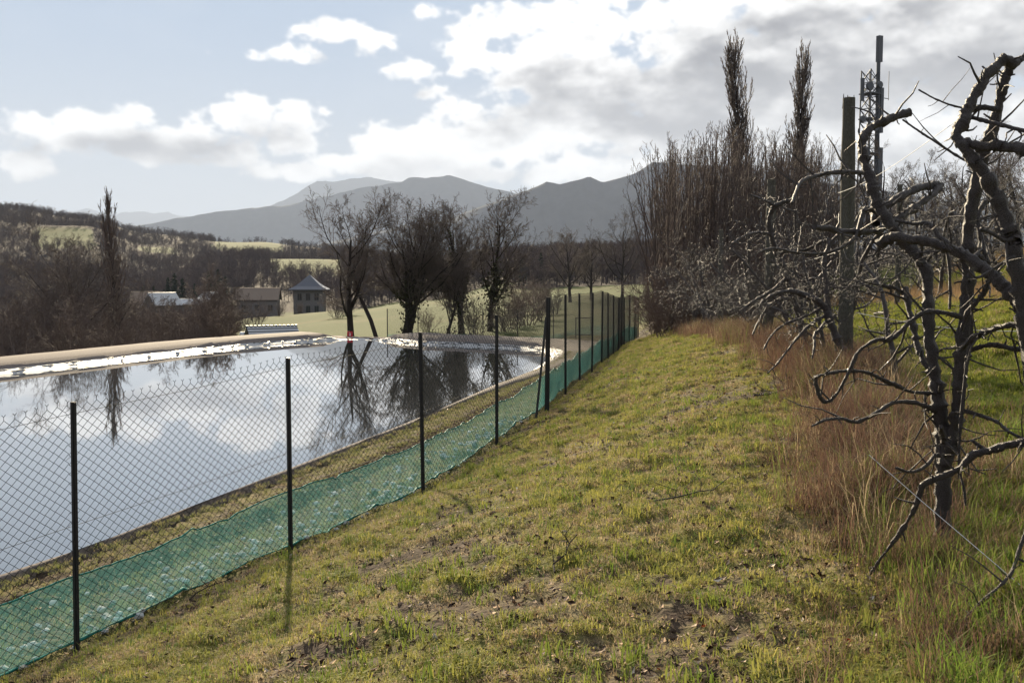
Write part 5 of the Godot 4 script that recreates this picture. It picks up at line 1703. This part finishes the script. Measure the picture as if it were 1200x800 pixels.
func make_ground_cover() -> void:
	var bufs := [PackedFloat32Array(), PackedFloat32Array(), PackedFloat32Array()]
	var meshes := [tuft(1, 18, 0.034, 0.06, 1.0, 0.0022), tuft(2, 15, 0.06, 0.055, 0.9, 0.0024), tuft(3, 18, 0.034, 0.075, 1.3, 0.002)]
	# pasture slope between fence and row
	var n := 0
	while n < 190000:
		# denser close by, thinner further off
		var d := 2.2 + 36.0 * pow(rng.randf(), 1.55)
		var q := curves(d)
		var x := rng.randf_range(maxf(q[1] - 0.1, -0.62 * d - 0.6), minf(q[3] + 0.6, 0.56 * d + 0.6))
		n += 1
		var a := n_mid.get_noise_2d(x * 1.3, d * 1.3) + 0.6 * n_small.get_noise_2d(x * 1.9, d * 1.9 + 30.0)
		var bare := n_mid.get_noise_2d(x * 0.7 + 70.0, d * 0.7) + 0.5 * n_small.get_noise_2d(x * 3.3 + 11.0, d * 3.3)
		var keep := 1.0 - smoothstep(0.0, 0.45, bare) * 0.9
		keep *= lerpf(0.35, 1.0, smoothstep(q[1] + 0.1, q[1] + 0.9, x))
		if rng.randf() > keep: continue
		var dry := rng.randf() < lerpf(0.62, 0.28, smoothstep(-0.4, 0.4, a))
		var c := Vector3(0.2, 0.22, 0.046).lerp(Vector3(0.35, 0.315, 0.085), rng.randf())
		if rng.randf() < 0.12: c = Vector3(0.10, 0.15, 0.035)
		if dry: c = Vector3(0.52, 0.41, 0.24).lerp(Vector3(0.22, 0.15, 0.08), rng.randf())
		var s := rng.randf_range(0.6, 1.25) * (1.0 + d * 0.012)
		var k := 2 if dry else (1 if rng.randf() < 0.25 else 0)
		if n_small.get_noise_2d(x * 2.2 + 200.0, d * 2.2) > 0.38 and not dry: s *= 1.6
		push(bufs[k], Transform3D(slope_basis(rng.randf() * TAU, Vector3(s, s * rng.randf_range(0.7, 1.1), s)), Vector3(x, hill_h(x, d) - 0.006, -d)), c)
	# scattered taller clumps
	for k in 2600:
		var d := 3.0 + 24.0 * pow(rng.randf(), 1.4)
		var q := curves(d)
		var x := rng.randf_range(maxf(q[1] + 0.3, -0.62 * d - 0.5), minf(q[3], 0.56 * d + 0.5))
		if n_small.get_noise_2d(x * 1.4 + 500.0, d * 1.4) < 0.12: continue
		var s := rng.randf_range(1.3, 2.4)
		push(bufs[1], Transform3D(slope_basis(rng.randf() * TAU, Vector3(s * 0.8, s, s * 0.8)), Vector3(x, hill_h(x, d) - 0.006, -d)), Vector3(0.12, 0.17, 0.03).lerp(Vector3(0.22, 0.25, 0.05), rng.randf()))
	# orchard strip, longer and greener
	for k in 52000:
		var d := 3.2 + 27.0 * pow(rng.randf(), 1.3)
		var q := curves(d)
		var x := q[3] + rng.randf_range(0.1, 1.0) * minf(0.56 * d + 1.0 - q[3], 12.0)
		if x < q[3] + 0.1: continue
		var c := Vector3(0.16, 0.2, 0.032).lerp(Vector3(0.29, 0.29, 0.055), rng.randf())
		if rng.randf() < 0.15: c = Vector3(0.34, 0.27, 0.14)
		var s := rng.randf_range(1.1, 2.2) * (1.0 + d * 0.01)
		push(bufs[1], Transform3D(slope_basis(rng.randf() * TAU, Vector3(s, s, s)), Vector3(x, hill_h(x, d) - 0.006, -d)), c)
	# bank between path and fence
	for k in 26000:
		var d := rng.randf_range(7.0, 40.0)
		var q := curves(d)
		var t := rng.randf()
		var x := lerpf(q[0] + 0.12, q[1], t)
		if x < -0.6 * d: continue
		var a := n_small.get_noise_2d(x * 3.0, d * 3.0)
		if t > 0.28 and t < 0.55 and rng.randf() < 0.85: continue
		if rng.randf() > 0.55 + a: continue
		var c := Vector3(0.18, 0.2, 0.06).lerp(Vector3(0.33, 0.27, 0.15), rng.randf() * rng.randf() * 1.4)
		var s := rng.randf_range(0.7, 1.4)
		push(bufs[k % 3], Transform3D(slope_basis(rng.randf() * TAU, Vector3(s, s, s)), Vector3(x, hill_h(x, d) - 0.005, -d)), c)
	var labels := ["short pasture grass on the slope", "longer green grass tufts along the slope and under the fruit trees", "dry flattened straw grass on the slope"]
	for k in 3: fill_copies("grass", meshes[k], M.blade, bufs[k], true, labels[k], "grass")
	# lush tall blades at the foot of the row and dry brown weeds
	var tall := PackedFloat32Array()
	var weeds := PackedFloat32Array()
	for k in 3600:
		var d := 2.6 + 6.0 * pow(rng.randf(), 1.2)
		var q := curves(d)
		var x := q[3] + rng.randf_range(-0.35, 1.6)
		if n_small.get_noise_2d(x * 2.0, d * 2.0 + 300.0) < -0.12: continue
		var c := Vector3(0.12, 0.2, 0.03).lerp(Vector3(0.24, 0.28, 0.06), rng.randf())
		if rng.randf() < 0.45: c = Vector3(0.2, 0.14, 0.08)
		var s := rng.randf_range(0.5, 1.05)
		push(tall, Transform3D(slope_basis(rng.randf() * TAU, Vector3(s, s, s)), Vector3(x, hill_h(x, d) - 0.01, -d)), c)
	for k in 7600:
		var d := 3.6 + 30.0 * pow(rng.randf(), 1.25)
		var q := curves(d)
		var x := q[3] + rng.randfn(-0.15, 0.30)
		var dens := 0.5 + n_small.get_noise_2d(d * 0.9, 7.0) * 1.6
		if d < 5.6: dens *= 0.1
		if d > 5.6 and d < 9.5: dens += 0.3
		if rng.randf() > dens: continue
		var c := Vector3(0.12, 0.068, 0.05).lerp(Vector3(0.25, 0.165, 0.11), rng.randf() * rng.randf())
		if rng.randf() < 0.12: c = Vector3(0.42, 0.33, 0.2)
		if rng.randf() < 0.1: c = Vector3(0.16, 0.19, 0.05)
		var s := rng.randf_range(0.5, 1.15) * (0.75 if d < 5.6 else 1.0)
		push(weeds, Transform3D(slope_basis(rng.randf() * TAU, Vector3(s, s, s)), Vector3(x, hill_h(x, d) - 0.02, -d)), c)
	# brown grass strips in the rows up the slope
	for k in 2600:
		var d := rng.randf_range(15.0, 34.0)
		var x: float = curves(d)[3] + [4.6, 8.6][k % 2] + rng.randfn(0, 0.4)
		push(weeds, Transform3D(slope_basis(rng.randf() * TAU, Vector3.ONE * rng.randf_range(0.5, 1.0)), Vector3(x, hill_h(x, d) - 0.02, -d)), Vector3(0.36, 0.25, 0.14).lerp(Vector3(0.24, 0.15, 0.08), rng.randf()))
	fill_copies("tall_grass", tuft(7, 16, 0.26, 0.07, 0.6, 0.0035), M.blade, tall, true, "tall fresh green grass at the foot of the nearest fruit trees", "grass")
	fill_copies("dry_weeds", tuft(8, 24, 0.56, 0.16, 0.9, 0.002), M.blade, weeds, true, "reddish-brown dry weeds standing along the orchard row", "weeds")
	# fallen leaves, clods and bits of straw
	var leaves := PackedFloat32Array()
	for k in 42000:
		var d := 2.4 + 26.0 * pow(rng.randf(), 1.5)
		var q := curves(d)
		var x := rng.randf_range(maxf(q[1] - 0.1, -0.62 * d - 0.5), minf(q[3] + 2.0, 0.56 * d + 0.5))
		if k % 5 == 0: x = q[3] + rng.randfn(-0.2, 0.5)
		if k % 7 == 0: x = lerpf(q[0] + 0.5, q[1], rng.randf())
		var c := Vector3(0.18, 0.105, 0.06).lerp(Vector3(0.42, 0.31, 0.21), rng.randf())
		if rng.randf() < 0.35: c = Vector3(0.06, 0.036, 0.028)
		if rng.randf() < 0.03: c = Vector3(0.5, 0.44, 0.36)
		if rng.randf() < 0.008: c = Vector3(0.45, 0.09, 0.03)
		var s := rng.randf_range(0.018, 0.056)
		var bs := Basis.from_euler(Vector3(rng.randfn(0, 0.5), rng.randf() * TAU, rng.randfn(0, 0.5))).scaled(Vector3.ONE * s)
		push(leaves, Transform3D(bs, Vector3(x, hill_h(x, d) + s * 0.1 + 0.006, -d)), c)
	fill_copies("fallen_leaves", leaf_mesh(), M.litter, leaves, true, "brown fallen leaves scattered over the slope", "leaves")
	var clod := SphereMesh.new()
	clod.radius = 0.5
	clod.height = 1.0
	clod.radial_segments = 7
	clod.rings = 4
	var soil := PackedFloat32Array()
	for k in 9000:
		var d := 2.4 + 34.0 * pow(rng.randf(), 1.4)
		var q := curves(d)
		var x := rng.randf_range(maxf(q[1], -0.62 * d - 0.5), minf(q[3], 0.56 * d))
		if k % 3 == 0: x = q[1] + rng.randfn(0.25, 0.22)
		if k % 3 == 1: x = lerpf(q[0], q[1], rng.randf_range(0.28, 0.6))
		var bare := n_mid.get_noise_2d(x * 0.7 + 70.0, d * 0.7)
		if k % 3 == 2 and bare < 0.1: continue
		var s := rng.randf_range(0.012, 0.05)
		var c := Vector3(0.11, 0.075, 0.05).lerp(Vector3(0.19, 0.14, 0.1), rng.randf())
		push(soil, Transform3D(Basis.from_euler(Vector3(rng.randf() * 3, rng.randf() * 3, 0)).scaled(Vector3(s, s * 0.6, s * rng.randf_range(0.7, 1.3))), Vector3(x, hill_h(x, d), -d)), c)
	fill_copies("soil_clods", clod, M.clod, soil, true, "loose clods of brown soil along the fence foot", "soil")
	var rub := PackedFloat32Array()
	for k in 800:
		var d := rng.randf_range(6.5, 17.0)
		var q := curves(d)
		var x := q[1] - 0.12 - absf(rng.randfn(0.35, 0.22)) if k % 3 else lerpf(q[0], q[1], rng.randf_range(0.5, 0.95))
		var s := 0.015 + 0.085 * pow(rng.randf(), 2.2)
		push(rub, Transform3D(Basis.from_euler(Vector3(rng.randf() * 3, rng.randf() * 3, 0)).scaled(Vector3(s, s * 0.7, s * rng.randf_range(0.7, 1.5))), Vector3(x, hill_h(x, d) + s * 0.2, -d)), Vector3.ONE * rng.randf_range(0.3, 0.65))
	fill_copies("white_rubble", rock_mesh(), M.clod, rub, true, "white stones lying behind the green net", "stones")
	# dead sticks on the ground
	var sticks := [[-1.9, 9.9, 0.5, 0.35, "short dark stick poking through the foot of the fence at the second post"], [-2.75, 9.0, 0.55, 0.9, "thin dark twig lying against the net left of the second post"], [0.15, 14.2, 0.75, -0.4, "dark forked twig on the grass beside the fourth post"], [0.35, 6.4, 0.5, 1.2, "black curved twig in the middle of the slope"], [1.35, 7.3, 0.55, 0.1, "pale bleached stem lying on the slope below the row"], [0.05, 16.0, 0.7, 0.2, "dark branch on the shadowed grass near the braced post"]]
	for st in sticks:
		var b := Buf.new()
		var pts := PackedVector3Array()
		var rad := PackedFloat32Array()
		for q in 6:
			var f := q / 5.0 - 0.5
			var x: float = st[0] + cos(st[3]) * f * st[2] + rng.randfn(0, 0.015)
			var d: float = st[1] + sin(st[3]) * f * st[2] + rng.randfn(0, 0.015)
			pts.append(Vector3(x, hill_h(x, d) + 0.02 + 0.05 * (f + 0.5) + rng.randf() * 0.02, -d))
			rad.append(0.007 - 0.004 * (f + 0.5))
		b.tube(pts, rad, 5)
		for q in 3:
			var o := pts[1 + q]
			b.tube(PackedVector3Array([o, o + Vector3(rng.randfn(0, 0.05), 0.06, rng.randfn(0, 0.05)), o + Vector3(rng.randfn(0, 0.09), 0.13, rng.randfn(0, 0.09))]), PackedFloat32Array([0.004, 0.003, 0.002]), 4)
		tag(put("fallen_stick", b.mesh(), M.post_wood if st[4].begins_with("pale") else M.bark_dark), st[4], "stick")

# ---------------------------------------------------------------- the scene
func _ready() -> void:
	var cam := Camera3D.new()
	cam.name = "camera"
	cam.fov = 2.0 * rad_to_deg(atan(400.0 / 1167.0))
	cam.near = 0.05
	cam.far = 70000.0
	cam.position = Vector3(0, 1.6, 0)
	cam.rotation_degrees = Vector3(-3.824, 0, 0)
	cam.current = true
	add_child(cam)
	rng.seed = 20240
	n_small.seed = 2
	n_small.frequency = 1.0
	n_small.fractal_octaves = 2
	n_mid.seed = 12
	n_mid.frequency = 0.5
	n_mid.fractal_octaves = 3
	n_wide.seed = 7
	n_wide.frequency = 0.006
	n_wide.fractal_octaves = 3
	var sky := Sky.new()
	sky.sky_material = make_sky()
	var env := Environment.new()
	env.background_mode = Environment.BG_SKY
	env.sky = sky
	env.tonemap_mode = Environment.TONE_MAPPER_LINEAR
	env.tonemap_exposure = 2.75
	env.fog_enabled = true
	env.fog_mode = Environment.FOG_MODE_EXPONENTIAL
	env.fog_density = 0.00007
	env.fog_light_color = Color(0.84, 0.9, 1.0)
	env.sdfgi_enabled = true
	env.ssao_enabled = true
	env.ssil_enabled = true
	var we := WorldEnvironment.new()
	we.name = "world_environment"
	we.environment = env
	add_child(we)
	var sun := DirectionalLight3D.new()
	sun.name = "sun"
	sun.light_energy = 1.6
	sun.light_color = Color(1.0, 0.925, 0.79)
	sun.light_angular_distance = 0.6
	sun.shadow_enabled = true
	var sa := deg_to_rad(SUN_AZIMUTH)
	var se := deg_to_rad(SUN_HEIGHT)
	var towards := Vector3(sin(sa) * cos(se), sin(se), -cos(sa) * cos(se))
	sun.transform = Transform3D(Basis.looking_at(-towards, Vector3.UP), Vector3(0, 30, 0))
	add_child(sun)
	print("sky ", Time.get_ticks_msec())
	prepare_tables()
	make_materials()
	make_ground()
	print("ground ", Time.get_ticks_msec())
	make_pool()
	make_mountains()
	print("pool ", Time.get_ticks_msec())
	make_fence()
	print("fence ", Time.get_ticks_msec())
	make_orchard()
	print("orchard ", Time.get_ticks_msec())
	make_trees()
	print("trees ", Time.get_ticks_msec())
	make_forest()
	print("forest ", Time.get_ticks_msec())
	make_buildings()
	make_mast()
	make_ground_cover()
	print("cover ", Time.get_ticks_msec())
